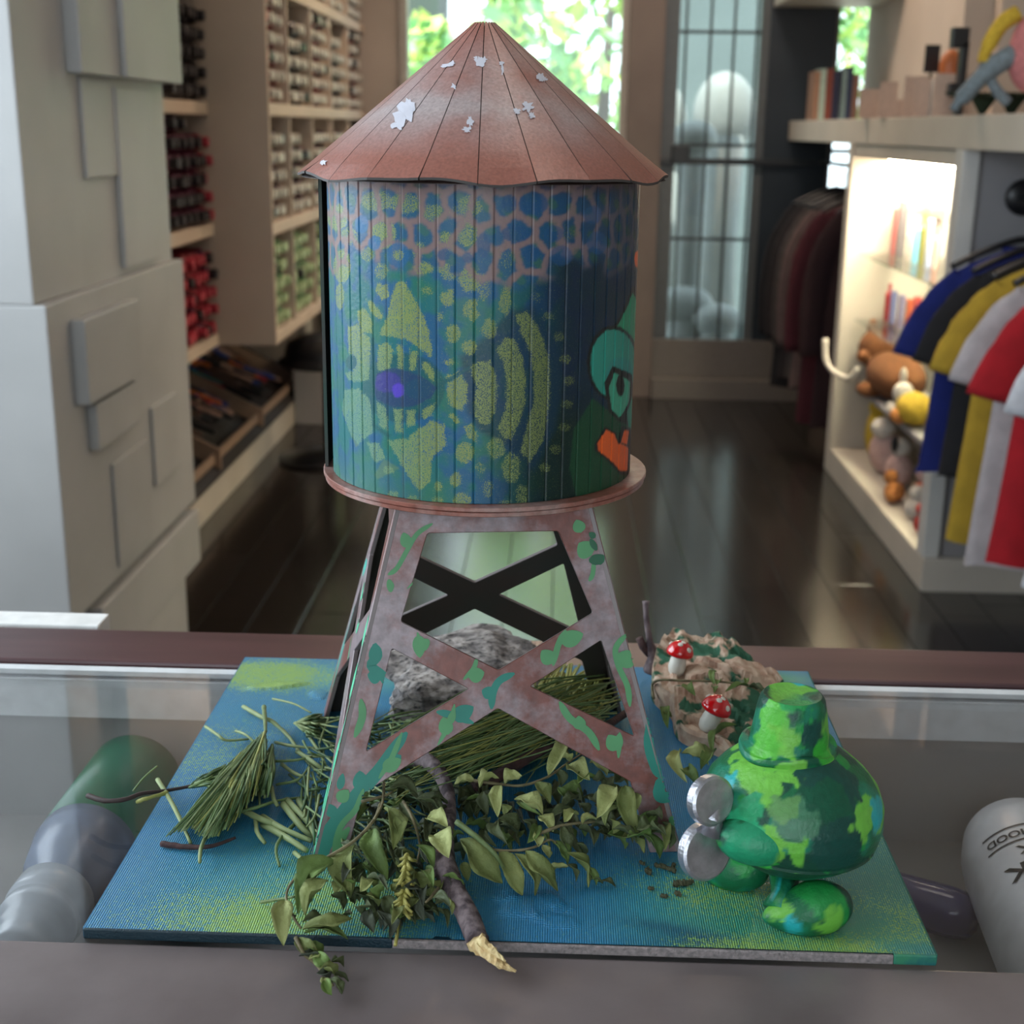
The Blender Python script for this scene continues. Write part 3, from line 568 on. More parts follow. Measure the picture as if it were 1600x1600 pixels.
# ================================================================== THE COUNTER
CZ = .95
ct = empty('glass_counter', (0, .5, 0), 'glass topped display counter with grey laminate front ledge and mahogany rear edge', 'counter')
def kpart(name, *a, b=0, m='casein'):
    v, f = box(*a, b); return obj(name, ([(x, y-.5, z) for x, y, z in v], f), M[m] if isinstance(m, str) else m, ct)
kpart('front_ledge', -1.0, 1.0, .30, .4955, .90, CZ, b=.0015, m='counterstone')
kpart('rear_edge', -1.0, 1.0, .8005, .858, .895, CZ+.0015, b=.002, m='rail')
kpart('gasket', -1.0, 1.0, .7965, .8005, .93, CZ-.002, m='black')
kpart('frame_strip', -1.0, 1.0, .789, .7965, .9465, CZ-.0002, m='rail_white')
kpart('glass_top', -1.0, 1.0, .4955, .789, CZ-.006, CZ-.0004, m='topglass')
kpart('back_rail', -1.0, 1.0, .787, .797, .918, .944, m='rail_white')
kpart('case_back', -1.0, 1.0, .790, .800, 0.0, .918)
kpart('case_shelf', -1.0, 1.0, .32, .79, .835, .845, m=mat('case_shelf_grey', (.27, .255, .25), .5, c2=(.20, .19, .185), scale=6))
kpart('case_front', -1.0, 1.0, .30, .31, 0, .90)
kpart('case_floor', -1.0, 1.0, .31, .79, .0, .06)
kpart('end_panel', -1.0, -.99, .30, .80, .0, .944, m='white'); kpart('end_panel', .99, 1.0, .30, .80, .0, .944, m='white')
o = obj('paper_tray', box(-.80, -.312, .8605, .885, .935, .9528, .001), mat('white_gloss', (.92, .92, .90), .25)); tag(o, 'bright white tray edge behind the mahogany counter edge at the far left', 'tray')

# bottles on the shelf inside the case
def bottle(loc, az, parts, lab, roll=0):
    t = empty('ink_bottle', loc, lab, 'bottle', None, az)
    for n_, prof, m_ in parts: obj(n_, lathe(prof, 40, axis=(0, 1, 0)), m_, t, smooth=True)
    return t
gb = mat('green_bottle_label', (.015, .16, .09), .35, c2=(.05, .10, .09), scale=14, ramp=(.25, .4)); bb = mat('translucent_blue_plastic', (.22, .28, .40), .25, trans=.25); cp = mat('clear_cap_plastic', (.62, .68, .74), .2, trans=.35)
def bprof(r): return [('label', [(r*1.003, .055), (r*1.003, .15), (r*.98, .155)], gb), ('shoulder', [(.013, -.002), (r*.45, .004), (r*.85, .022), (r, .045), (r, .056)], bb),
     ('cap', [(.0, -.052), (.014, -.052), (.0155, -.048), (.0155, -.038), (.018, -.037), (.018, -.028), (.0215, -.027), (.0215, -.018), (.0195, -.017), (.0225, -.012), (.0225, .002), (.014, .006)], cp)]
a0 = at_z(82, 1402, .877); a1 = at_z(208, 1215, .877); az = math.atan2(a1.y-a0.y, a1.x-a0.x)-PI/2
bottle((a0.x, a0.y, .875), az, bprof(.0300), 'large clear capped bottle with green label in the glass case, furthest left')
a0 = at_z(200, 1395, .873); bottle((a0.x+.022, a0.y+.035, .8705), az-.06, bprof(.0255), 'second green labelled bottle in the glass case, half under the canvas')
# white bottle with black lettering at the right
wm = mat('white_bottle_plastic', (.72, .73, .75), .3); lm = mat('black_print', (.02, .02, .022), .5)
e0 = at_z(1606, 1356, .885); e1 = at_z(1722, 1600, .885); az2 = math.atan2(e1.y-e0.y, e1.x-e0.x)-PI/2; RB = .036
t = bottle((e0.x, e0.y, .8835), az2, [('body', [(.0, -.042), (.018, -.040), (.030, -.030), (.0345, -.012), (RB, .004), (RB, .16), (.02, .175)], wm)], 'white ink bottle with black lettering in the glass case at the right edge')
def wrap(vf, par, name, y0, a_mid):      # lettering wrapped on the bottle, upside down to the camera
    v = []
    for p in vf[0]:
        a = a_mid + p.x/RB; v.append(((RB+.0004+abs(p.z))*math.sin(a), y0+p.y, (RB+.0004+abs(p.z))*math.cos(a)))
    return obj(name, (v, vf[1]), lm, par)
wrap(text_mesh('BLACK', .019), t, 'lettering', .054, -.02)
wrap(text_mesh('INK', .012), t, 'lettering', .036, .22)
wrap(text_mesh('BROOMHOOD', .0085), t, 'lettering', .0195, .12)
for yy in (.011, .026):
    v, f = [], []
    for k in range(25):
        a = -.95+1.9*k/24; v += [((RB+.0005)*math.sin(a), yy, (RB+.0005)*math.cos(a)), ((RB+.0005)*math.sin(a), yy+.0014, (RB+.0005)*math.cos(a))]
        if k: f.append((2*k-2, 2*k, 2*k+1, 2*k-1))
    obj('printed_line', (v, f), lm, t)
v, f = [], []
for k in range(20):
    a = -.75+.06*k; yy = .092-.02*math.sin(PI*k/19); v += [((RB+.0005)*math.sin(a), yy, (RB+.0005)*math.cos(a)), ((RB+.0005)*math.sin(a), yy+.0012, (RB+.0005)*math.cos(a))]
    if k: f.append((2*k-2, 2*k, 2*k+1, 2*k-1))
obj('printed_line', (v, f), lm, t)
q0 = at_z(1390, 1405, .858); q1 = at_z(1515, 1440, .858); az3 = math.atan2(q1.y-q0.y, q1.x-q0.x)-PI/2
t = empty('plastic_tube', (q0.x, q0.y, .8605), 'clear purple plastic tube lying in the glass case right of the canvas', 'tube', None, az3)
pp = mat('purple_clear_plastic', (.10, .085, .22), .15, trans=.4)
obj('body', lathe([(.010, -.05), (.0145, -.045), (.0145, .035), (.013, .045), (.006, .050)], 28, axis=(0, 1, 0)), pp, t, smooth=True); obj('ring', lathe([(.0152, -.012), (.0152, -.002)], 28, axis=(0, 1, 0)), pp, t, smooth=True)

# ================================================================== CANVAS BOARD
X0, X1, Y0, Y1, ZT = -.1970, .1655, .4985, .8055, .955
NX, NY = 260, 220
xs = np.linspace(X0, X1, NX); ys = np.linspace(Y0, Y1, NY); gx, gy = np.meshgrid(xs, ys)
def sm(x, a, b): t = np.clip((x-a)/(b-a), 0, 1); return t*t*(3-2*t)
def g(cx, cy, rx, ry, th=0):
    dx, dy = gx-cx, gy-cy; a = dx*math.cos(th)+dy*math.sin(th); b = -dx*math.sin(th)+dy*math.cos(th); return np.exp(-((a/rx)**2+(b/ry)**2))
def pz(px, py, z=ZT): p = at_z(px, py, z); return p.x, p.y
def gp_(px, py, rx, ry, th=0): x, y = pz(px, py); return g(x, y, rx/1000, ry/1000, th)
def vnoise(s, seed=0):
    out = np.zeros_like(gx); r = np.random.default_rng(seed)
    for k in range(5):
        f = s*1.9**k; a = r.uniform(0, 6.28, 4); d = r.uniform(0, 6.28); out += (np.sin(f*(gx*math.cos(d)+gy*math.sin(d))+a[0])*np.sin(f*(gy*math.cos(d)-gx*math.sin(d))*1.1+a[1]))/1.5**k
    return out/2.2
base = np.zeros((NY, NX, 3)); base[:] = (.014, .17, .36)
def mixc(m, c): 
    global base; m = np.clip(m, 0, 1)[..., None]; base = base*(1-m)+np.array(c)*m
mixc(gp_(900, 1430, 60, 30)*.8, (.006, .15, .40))
mixc(gp_(480, 1350, 60, 45)*.6+gp_(420, 1110, 60, 40)*.35, (.03, .26, .36))
mixc(gp_(880, 1150, 40, 50)*.8, (.01, .22, .26))
mixc(gp_(620, 1060, 60, 22)*.9, (.06, .36, .38))
mixc(gp_(1330, 1250, 50, 60)*1.1, (.012, .16, .11))  # dark green paint with the toy's cast shadow mixed into the colour
mixc(gp_(1180, 1400, 55, 28)*.95, (.03, .30, .22))
mixc(gp_(1400, 1380, 40, 50)*.9, (.015, .17, .13)); mixc(gp_(1260, 1460, 70, 22)*.95, (.05, .30, .17)); mixc(gp_(520, 1400, 60, 40)*.75, (.05, .30, .24)); mixc(gp_(1200, 1060, 30, 12)*1.1, (.08, .32, .20))
mixc(gp_(1100, 1475, 30, 7, -.0)*.9+gp_(1040, 1450, 22, 5, -.25)*.8, (.004, .09, .16))
mask = np.clip(gp_(440, 1055, 42, 26)*1.1+gp_(390, 1050, 24, 18)*.6, 0, 1)*.74
mask = np.maximum(mask, gp_(400, 1440, 46, 26)*.78); mask = np.maximum(mask, gp_(560, 1400, 48, 42)*.62)
mask = np.maximum(mask, gp_(330, 1180, 50, 40, .9)*.34); mask = np.maximum(mask, gp_(1250, 1480, 62, 13, .05)*.80)
mask = np.maximum(mask, gp_(1120, 1400, 40, 26)*.52); mask = np.maximum(mask, gp_(1410, 1450, 26, 22)*.62); mask = np.maximum(mask, gp_(1380, 1270, 20, 40)*.25)
mask = mask*(1+.35*vnoise(70, 3)) - gp_(1340, 1440, 26, 9)*.5 - gp_(1420, 1480, 10, 4)*.4 - gp_(900, 1440, 50, 25)*.4
mask = np.clip(mask+.02, 0, 1)
spray = np.zeros_like(base); spray[:] = (.24, .42, .10)
h = ZT + 0*gx
for (px, py, rx, ry, hh, th) in [(830, 1415, 22, 13, .0022, .4), (790, 1400, 10, 8, .0014, 0), (870, 1440, 15, 7, .0012, -.2), (430, 1072, 26, 7, .002, .3), (500, 1085, 8, 10, .0015, .6), (640, 1100, 12, 10, .0016, .2), (690, 1470, 7, 5, .0018, 0), (1230, 1385, 14, 5, .0014, .2), (880, 1420, 8, 4, .001, 0)]:
    q = gp_(px, py, rx, ry, th); h += hh*.8*sm(q*(1+.25*vnoise(420, 8)), .55, .72)*(.8+.35*vnoise(260, 9))
q = gp_(432, 1072, 28, 7, .25); qq = np.clip(q*2-.9, 0, 1)[..., None]; base = base*(1-qq)+np.array((.36, .55, .11))*qq
nv = NX*NY; V = np.stack([gx, gy, h], -1).reshape(-1, 3)
I = np.arange(nv).reshape(NY, NX); Fq = np.stack([I[:-1, :-1], I[:-1, 1:], I[1:, 1:], I[1:, :-1]], -1).reshape(-1, 4)
def set_attr(me, name, arr, kind='FLOAT_COLOR'):
    a = me.attributes.new(name, kind, 'POINT')
    if kind == 'FLOAT_COLOR': arr = np.concatenate([arr.reshape(-1, 3), np.ones((len(arr.reshape(-1, 3)), 1))], 1); a.data.foreach_set('color', arr.astype(np.float32).ravel())
    else: a.data.foreach_set('value', arr.astype(np.float32).ravel())
cv = empty('canvas_board', ((X0+X1)/2, (Y0+Y1)/2, CZ), 'blue and green sprayed canvas board lying on the glass counter under the model', 'canvas')
off = Vector(cv.location)
me = mesh('painted_canvas', V-np.array(off), [tuple(int(a) for a in q) for q in Fq], True)
set_attr(me, 'paint', base); set_attr(me, 'spray', spray); set_attr(me, 'mask', mask, 'FLOAT')
M['canvas'] = attr_mat('sprayed_canvas', .42, True, weave=300, sscale=1300, spec=.55)
link('painted_surface', me, M['canvas'], cv)
def cvp(name, bx_, m): v, f = bx_; return obj(name, ([(x-off.x, y-off.y, z-off.z) for x, y, z in v], f), m, cv)
xm = pz(610, 1480)[0]
cvp('board_core', box(X0+.0008, X1-.0008, Y0+.0008, Y1-.0008, CZ+.0002, ZT-.0006), mat('board_core', (.01, .05, .08), .7))
cvp('painted_edge', box(X0, xm, Y0-.0012, Y0+.0006, CZ+.0003, ZT, .0006), mat('dark_teal_edge', (.003, .025, .04), .5, bump=.5, bscale=900))
raw = mat('raw_canvas_edge', (.34, .29, .29), .8, c2=(.20, .18, .18), scale=400, bump=.8, bscale=900)
cvp('raw_edge', box(xm, X1-.018, Y0-.0012, Y0+.0006, CZ+.0003, ZT-.0006, .0006), raw)
cvp('green_edge', box(X1-.018, X1, Y0-.0012, Y0+.0006, CZ+.0003, ZT, .0006), mat('green_edge_paint', (.04, .25, .13), .5, c2=(.01, .12, .15), scale=120, bump=.5))
cvp('side_edge', box(X0-.0005, X0+.0006, Y0, Y1, CZ+.0003, ZT, .0004), mat('blue_edge_paint', (.01, .15, .30), .5)); cvp('side_edge', box(X1-.0006, X1+.0005, Y0, Y1, CZ+.0003, ZT, .0004), mat('teal_edge_paint', (.02, .17, .14), .5))

# ================================================================== WATER TOWER MODEL
TX, TY, TH = -.0347, .6515, math.radians(7.7)
tw = empty('water_tower_model', (TX, TY, ZT), 'painted card model of a rooftop water tower standing on the canvas', 'model')
TL = Vector((TX, TY, ZT))
def rust_mat(name, a=(.150, .042, .030), b=(.245, .195, .21), s=24, seed=0, ramp=(.43, .58), rough=.38, spec=.6, dark=None):
    m, n, l, p = nt(name); setp(p, rough, .15, spec)
    tc = n.new('ShaderNodeTexCoord'); mp = n.new('ShaderNodeMapping'); mp.inputs['Location'].default_value = (seed*.37, seed*.11, seed*.7); l.new(tc.outputs['Object'], mp.inputs['Vector'])
    n1 = n.new('ShaderNodeTexNoise'); n1.inputs['Scale'].default_value = s; n1.inputs['Detail'].default_value = 6; n1.inputs['Roughness'].default_value = .62; l.new(mp.outputs['Vector'], n1.inputs['Vector'])
    cr = n.new('ShaderNodeValToRGB'); e = cr.color_ramp.elements; e[0].position, e[1].position = ramp; e[0].color = (*a, 1); e[1].color = (*b, 1); l.new(n1.outputs['Fac'], cr.inputs['Fac'])
    n3 = n.new('ShaderNodeTexNoise'); n3.inputs['Scale'].default_value = s*9; n3.inputs['Detail'].default_value = 3; l.new(mp.outputs['Vector'], n3.inputs['Vector'])
    mx = n.new('ShaderNodeMix'); mx.data_type = 'RGBA'; mx.blend_type = 'OVERLAY'; mx.inputs[0].default_value = .55; l.new(cr.outputs['Color'], mx.inputs[6]); l.new(n3.outputs['Color'] if False else n3.outputs['Fac'], mx.inputs[7]); l.new(mx.outputs[2], p.inputs['Base Color'])
    b_ = n.new('ShaderNodeBump'); b_.inputs['Strength'].default_value = .35; b_.inputs['Distance'].default_value = .0004; l.new(n3.outputs['Fac'], b_.inputs['Height']); l.new(b_.outputs['Normal'], p.inputs['Normal']); return m
M['rust'] = rust_mat('rusted_paint'); M['rustdisc'] = rust_mat('rusted_disc_paint', (.26, .095, .07), (.40, .30, .28), 30, 3, (.45, .7))
M['inner'] = mat('dark_inner_card', (.022, .024, .020), .7, c2=(.035, .022, .018), scale=25)
# --- leg frames: flat panels with cut-outs
A_, B_, OX = .0876, .0453, .0012
U = [(-.0878, 0), (-.0725, 0), (-.0635, .033), (.0005, .0715), (.0635, .0345), (.0725, 0), (.0878, 0), (.0455, .1705), (-.0455, .1705)]
def rr(L, r=.0012): return rounded(L, r, 3)
top = [(-.0315, .1545), (.0300, .1545), (.0462, .1155), (.001, .0895), (-.0445, .1135)]
lt = [(-.0488, .1010), (-.0130, .0810), (-.0615, .0530)]; rt = [(.0500, .1025), (.0158, .0815), (.0655, .0562)]
PT = .0024
tilt = math.atan2(A_-B_, .165)
vine_a = mat('vine_paint_teal', (.010, .215, .165), .5); vine_b = mat('vine_paint_green', (.085, .30, .12), .5); vine_c = mat('vine_paint_mint', (.10, .58, .33), .45); vine_d = mat('vine_paint_dark_green', (.01, .11, .05), .55)
RCOLS = [rust_mat('rusted_leg_paint', seed=s_) for s_ in range(4)]
def tri_in(p): return True
panels = []
for k in range(4):
    v, f = plate(rounded(U, .0008, 2), [rr(top), rr(lt), rr(rt)], PT, .0003)
    # panel plane: x across, y up the slope, z outward
    ang = [0, PI/2, PI, -PI/2][k]
    F3 = Matrix.Rotation(TH, 4, 'Z') @ Matrix.Translation((OX, 0, 0)) @ Matrix.Rotation(ang, 4, 'Z') @ Matrix.Translation((0, -A_, 0)) @ Matrix.Rotation(PI/2-tilt, 4, 'X') @ Matrix.Translation((0, 0, -PT))
    me = mesh('leg_panel', v, f); o = link('leg_frame', me, [RCOLS[k], M['inner'], mat('cut_edge_silver', (.20, .17, .17), .45, .2)], tw)
    for p in me.polygons: p.material_index = 1 if p.normal.z < -.9 else (0 if p.normal.z > .5 else 2)
    o.matrix_local = F3; panels.append(o)
front, right_, back_, left_ = panels
# --- painted vines on the front panel, traced in the panel's own coordinates (metres)
def stroke(P, wds, n=5):
    P = [Vector((p[0], p[1], 0)) for p in P]; S = smooth_path(P, n); L = len(S); v, f = [], []
    W = [wds[0]+(wds[1]-wds[0])*i/(L-1) if isinstance(wds, tuple) else wds for i in range(L)]
    for i, p in enumerate(S):
        t = (S[min(i+1, L-1)]-S[max(i-1, 0)]).normalized(); q = Vector((-t.y, t.x, 0))*W[i]/2*min(1, .25+.3*i, .25+.3*(L-1-i)); v += [p+q, p-q]
        if i: f.append((2*i-2, 2*i-1, 2*i+1, 2*i))
    return v, f
def leafshape(x, y, ln, wd, a, n=10):
    v = [Vector((x, y, 0))]; up = []; dn = []
    for i in range(1, n+1):
        t = i/n; w_ = wd/2*math.sin(PI*min(1, t**.8))**.7 if t < 1 else 0
        up.append((ln*t, w_)); dn.append((ln*t, -w_))
    pts = [(0, 0)]+up+dn[::-1][1:]
    return [Vector((x+p*math.cos(a)-q*math.sin(a), y+p*math.sin(a)+q*math.cos(a), 0)) for p, q in pts], [tuple(range(len(pts)))]
def in_poly(x, y, L):
    c = False; j = len(L)-1
    for i in range(len(L)):
        if (L[i][1] > y) != (L[j][1] > y) and x < (L[j][0]-L[i][0])*(y-L[i][1])/(L[j][1]-L[i][1])+L[i][0]: c = not c
        j = i
    return c
def paint_on(panel, shapes, m, zoff, name='painted_vine'):
    """thin paint film, trimmed to the panel outline and its cut-outs"""
    V, F = [], []
    for si_, (v, f) in enumerate(shapes):
        bm = bmesh.new(); vs = [bm.verts.new(p) for p in v]
        for q in f:
            try: bm.faces.new([vs[a] for a in q])
            except Exception: pass
        bmesh.ops.triangulate(bm, faces=bm.faces[:])
        for _ in range(2): bmesh.ops.subdivide_edges(bm, edges=[e for e in bm.edges if e.calc_length() > .0012], cuts=1, use_grid_fill=True)
        bmesh.ops.triangulate(bm, faces=bm.faces[:]); bm.verts.index_update(); n = len(V)
        V += [(q.co.x, q.co.y, si_*9e-6) for q in bm.verts]
        for fc in bm.faces:
            c = fc.calc_center_median()
            if in_poly(c.x, c.y, U) and not any(in_poly(c.x, c.y, h_) for h_ in (top, lt, rt)): F.append(tuple(q.index+n for q in fc.verts))
        bm.free()
    V = [(x, y, PT+zoff+z) for x, y, z in V]; me = mesh('vine', V, F); link(name, me, m, panel)
def c3(X, Y):     # photo pixel -> front panel coordinates
    px, py = 460+X/2.5, 760+Y/2.5; Mi = (Matrix.Translation(TL) @ front.matrix_local).inverted(); o_ = Mi @ CAM; d_ = (Mi.to_3x3() @ ray(px, py)); t_ = (PT-o_.z)/d_.z; q_ = o_+d_*t_; return q_.x, q_.y
def st(L, w_): return stroke([c3(*p) for p in L], w_)
def lf(b, t_, w_): x, y = c3(*b); x2, y2 = c3(*t_); return leafshape(x, y, math.hypot(x2-x, y2-y), w_*.62, math.atan2(y2-y, x2-x))
mm = .00024*1.0
teal = [st([(310, 615), (325, 660), (300, 700), (345, 740), (365, 780), (355, 830)], .0045), lf((340, 745), (285, 735), .012), lf((310, 690), (318, 610), .009),
        st([(860, 730), (800, 760), (775, 810), (770, 870)], .0035), lf((778, 815), (732, 795), .010), st([(555, 880), (620, 895), (700, 925)], .0035), lf((620, 910), (700, 860), .013),
        st([(440, 960), (385, 1030), (330, 1110), (260, 1190), (170, 1310), (110, 1400), (85, 1470)], (.0045, .0095)), lf((345, 1100), (418, 1050), .012), lf((262, 1190), (255, 1110), .012), lf((160, 1290), (125, 1240), .009), lf((175, 1185), (190, 1120), .006),
        st([(1375, 800), (1400, 900), (1390, 1000), (1410, 1080), (1440, 1140)], .0065), lf((1405, 1010), (1430, 930), .007), lf((1420, 1130), (1450, 1070), .010), lf((1410, 1150), (1510, 1210), .026), lf((1425, 1200), (1520, 1180), .018)]
green = [st([(540, 145), (480, 185), (440, 250), (400, 320), (365, 345)], .0022), lf((445, 240), (425, 180), .009), lf((360, 390), (390, 385), .010),
         st([(480, 570), (500, 640)], .0025), lf((490, 600), (515, 640), .012), lf((485, 580), (490, 670), .010), st([(712, 670), (700, 710), (660, 755)], .0022), lf((680, 745), (742, 725), .012),
         st([(625, 850), (610, 920), (560, 1010)], .0022), lf((600, 970), (580, 900), .011), lf((605, 930), (625, 870), .006), st([(420, 960), (380, 1060), (330, 1140)], .0025), lf((345, 1105), (418, 1065), .011),
         st([(1060, 560), (1030, 620), (1010, 700)], .003), lf((1040, 610), (1128, 575), .013), lf((1010, 690), (965, 640), .012), st([(1300, 575), (1255, 630), (1265, 700), (1300, 780), (1310, 860)], .0028), lf((1275, 705), (1315, 640), .015),
         st([(1035, 840), (1075, 905), (1150, 960), (1190, 1030)], .0035), lf((1115, 950), (1110, 895), .010), st([(1270, 960), (1265, 1060)], .003), lf((1262, 1030), (1225, 970), .012), lf((1262, 1030), (1270, 960), .007),
         lf((1160, 270), (1110, 220), .015), st([(1170, 280), (1165, 340), (1150, 370)], .0022), lf((1120, 180), (1100, 130), .010),
         st([(270, 1180), (240, 1260), (180, 1330), (150, 1440)], .0028), lf((170, 1230), (212, 1185), .010), lf((250, 1260), (285, 1200), .007), st([(260, 830), (265, 900), (235, 980)], .0035), st([(215, 1330), (170, 1400), (165, 1470)], .004), lf((1500, 1320), (1465, 1290), .011), st([(1515, 1200), (1520, 1310)], .002), st([(470, 370), (440, 400)], .001)]
dark = [lf((1175, 200), (1150, 180), .005), st([(1150, 290), (1190, 285), (1210, 290)], .005), st([(1155, 205), (1180, 250)], .0035)]
paint_on(front, teal, vine_a, .00004); paint_on(front, green, vine_b, .00032); paint_on(front, dark, vine_d, .00062)
# vines on the left panel (its own coordinates: x right when seen from outside)
def S2(L, w_): return stroke(L, w_)
lm_ = [S2([(.060, .125), (.064, .10), (.070, .075), (.074, .05), (.079, .02), (.084, .0)], (.003, .0085)), S2([(-.02, .075), (.0, .06), (-.01, .05)], .003), leafshape(.0, .085, .02, .012, 1.2), leafshape(-.025, .095, .02, .012, 1.0), leafshape(.072, .04, .018, .012, 1.9), leafshape(.063, .075, .018, .010, 1.8), leafshape(.070, .02, .016, .010, 1.9), leafshape(.058, .10, .016, .010, 1.9)]
lt_ = [S2([(.056, .14), (.062, .115), (.066, .09), (.071, .06), (.076, .03), (.082, .005)], .0035), leafshape(-.06, .10, .018, .010, .4), S2([(-.055, .08), (-.062, .05), (-.068, .02)], .004), S2([(-.066, .06), (-.072, .03)], .004), leafshape(.070, .055, .02, .012, 1.2)]
paint_on(left_, lt_, mat('vine_paint_turquoise', (.03, .42, .34), .5), .00004); paint_on(left_, lm_, vine_c, .00016)
# --- platform discs
def disc(name, r, z0, z1, m, n=96): return obj(name, lathe([(r-.0004, z0), (r, z0+.0003), (r, z1-.0003), (r-.0004, z1)], n, cx=.0005, cy=0), m, tw)
disc('platform_disc', .0792, .1655, .1677, M['rustdisc']); disc('platform_disc', .0800, .1680, .1700, M['rustdisc'])
obj('axle_plug', lathe([(.03, .150), (.03, .1655)], 24), M['inner'], tw)
# --- tank mural, drawn on the unrolled wall (angle, height)
RT = .0737; AX, AY = TX-.0012, TY; ZB0, ZT0 = 1.1252, 1.2665
def m2(X, Y):     # crop pixel -> (angle in 1/100 rad, height in mm) on the tank wall
    px, py = 480+X/2.7586, 260+Y/2.7586; d = ray(px, py); a = d.x**2+d.y**2; b = 2*(d.x*(CAM.x-AX)+d.y*(CAM.y-AY)); c = (CAM.x-AX)**2+(CAM.y-AY)**2-RT**2
    D = b*b-4*a*c
    if D < 0: D = 0
    t = (-b-math.sqrt(D))/(2*a); p = CAM+d*t; return math.atan2(p.x-AX, -(p.y-AY)), p.z
NA, NZ = 620, 420
AA = np.linspace(-1.62, 1.75, NA); ZZ = np.linspace(ZB0, ZT0, NZ); ga, gz = np.meshgrid(AA, ZZ); sa = ga*RT    # arc length
mu = np.zeros((NZ, NA, 3)); mk_ = np.zeros((NZ, NA)); sp = np.zeros((NZ, NA, 3)); sp[:] = (.23, .285, .085)
def tn(s, seed, o=4):
    out = np.zeros_like(sa); r = np.random.default_rng(seed)
    for k in range(o):
        f = s*1.8**k; d = r.uniform(0, 6.28); a = r.uniform(0, 6.28, 2); out += np.sin(f*(sa*math.cos(d)+gz*math.sin(d))+a[0])*np.sin(f*(gz*math.cos(d)-sa*math.sin(d))*.9+a[1])/1.4**k
    return out/1.8
wob = tn(900, 5, 3)*.0006
right = sm(ga, .15, 1.1)  # weight that dims the painted colours on the right, as shade would
blue, tealc, navy, dgreen, green2 = np.array((.010, .10, .22)), np.array((.010, .14, .15)), np.array((.002, .010, .028)), np.array((.002, .016, .010)), np.array((.02, .16, .08))
t = sm(tn(160, 1), -.3, .4)[..., None]; mu = blue*(1-t)+tealc*t
t = sm(tn(120, 2), .0, .6)[..., None]*.6; mu = mu*(1-t)+green2*t
t = (sm(ga, .0, .62)*.93)[..., None]; mu = mu*(1-t)+navy*t  # navy ground, deepened on the right with shade put into the paint
low = sm(1.165-gz+.02*np.sin(ga*3), 0, .03)*sm(ga, -.1, .5); mu = mu*(1-low[..., None]*.85)+dgreen*low[..., None]*.85  # dark green low right, deepened with the same painted shade
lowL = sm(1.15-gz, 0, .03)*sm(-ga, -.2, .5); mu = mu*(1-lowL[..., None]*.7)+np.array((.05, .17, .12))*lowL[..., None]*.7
# lacing band near the top: irregular cells ringed with rusty pink
yb = 470+20*np.sin(ga*9); zb = m2(750, 455)[1]
band = sm(gz+tn(110, 77, 3)*.009, zb-.005, zb+.003)
rg2 = np.random.default_rng(21); pts = []
for i in range(24):
    for j in range(6): pts.append((-1.7+i*.152+rg2.uniform(-.045, .045)+(j % 2)*.075, zb-.009+j*.0125+rg2.uniform(-.0035, .0035)))
d1 = np.full(sa.shape, 9.); d2 = np.full(sa.shape, 9.)
for a_, z_ in pts:
    d = np.hypot((ga-a_)*RT, (gz-z_)); n1 = d < d1; d2 = np.where(n1, d1, np.minimum(d2, d)); d1 = np.where(n1, d, d1)
edge = 1-sm(d2-d1+wob*2, .0012, .0040); edge *= band
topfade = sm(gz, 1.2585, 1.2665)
pk = np.array((.21, .135, .13)); cellb = np.array((.012, .085, .19)); cb = (band*(.8))[..., None]; gcell = sm(np.sin(np.round(d1*0)+ga*31+gz*410)*np.sin(ga*17-gz*300), .2, .6)*.6; cellb = cellb*(1-gcell[..., None])+np.array((.05, .15, .06))*gcell[..., None]
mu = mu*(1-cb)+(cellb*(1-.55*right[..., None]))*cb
dk = np.array((.10, .035, .03)); t = (topfade*.8*band)[..., None]; mu = mu*(1-t)+dk*t  # brown rim below the eave, its shade put into the paint
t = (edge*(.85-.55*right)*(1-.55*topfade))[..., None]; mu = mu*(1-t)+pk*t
gsh = np.zeros_like(sa)
def poly_sd(P):
    P = [m2(*p) for p in P]; Q = np.array([(a*RT, z) for a, z in P]); n = len(Q)
    x0, x1, y0, y1 = Q[:, 0].min()-.004, Q[:, 0].max()+.004, Q[:, 1].min()-.004, Q[:, 1].max()+.004
    i0, i1 = np.searchsorted(AA*RT, [x0, x1]); j0, j1 = np.searchsorted(ZZ, [y0, y1]); s = (slice(j0, j1), slice(i0, i1))
    X, Y = sa[s], gz[s]
    if X.size == 0: return s, X
    d = np.full(X.shape, 9.); ins = np.zeros(X.shape, bool)
    for i in range(n):
        a, b = Q[i-1], Q[i]; e = b-a; wx, wy = X-a[0], Y-a[1]; t = np.clip((wx*e[0]+wy*e[1])/max(e@e, 1e-12), 0, 1); d = np.minimum(d, np.hypot(wx-e[0]*t, wy-e[1]*t))
        c = (a[1] > Y) != (b[1] > Y); ins ^= c & (X < (b[0]-a[0])*(Y-a[1])/(b[1]-a[1]+1e-12)+a[0])
    return s, np.where(ins, -d, d)
def ell(x, y, rx, ry, n=14): return [(x+rx*math.cos(2*PI*k/n), y+ry*math.sin(2*PI*k/n)) for k in range(n)]
def sprayp(P, v=.80, e=.0007):
    s, d = poly_sd(P); v = v*.82
    if d.size: mk_[s] = np.maximum(mk_[s], v*(1-sm(d+wob[s], -e, e)))
def fill(P, c, v=1., e=.00035, clear=True, wb_=.5):
    s, d = poly_sd(P)
    if d.size:
        t = (v*(1-sm(d+wob[s]*wb_, -e, e))); mu[s] = mu[s]*(1-t[..., None])+np.array(c)*t[..., None]
        if clear: mk_[s] = mk_[s]*(1-t)
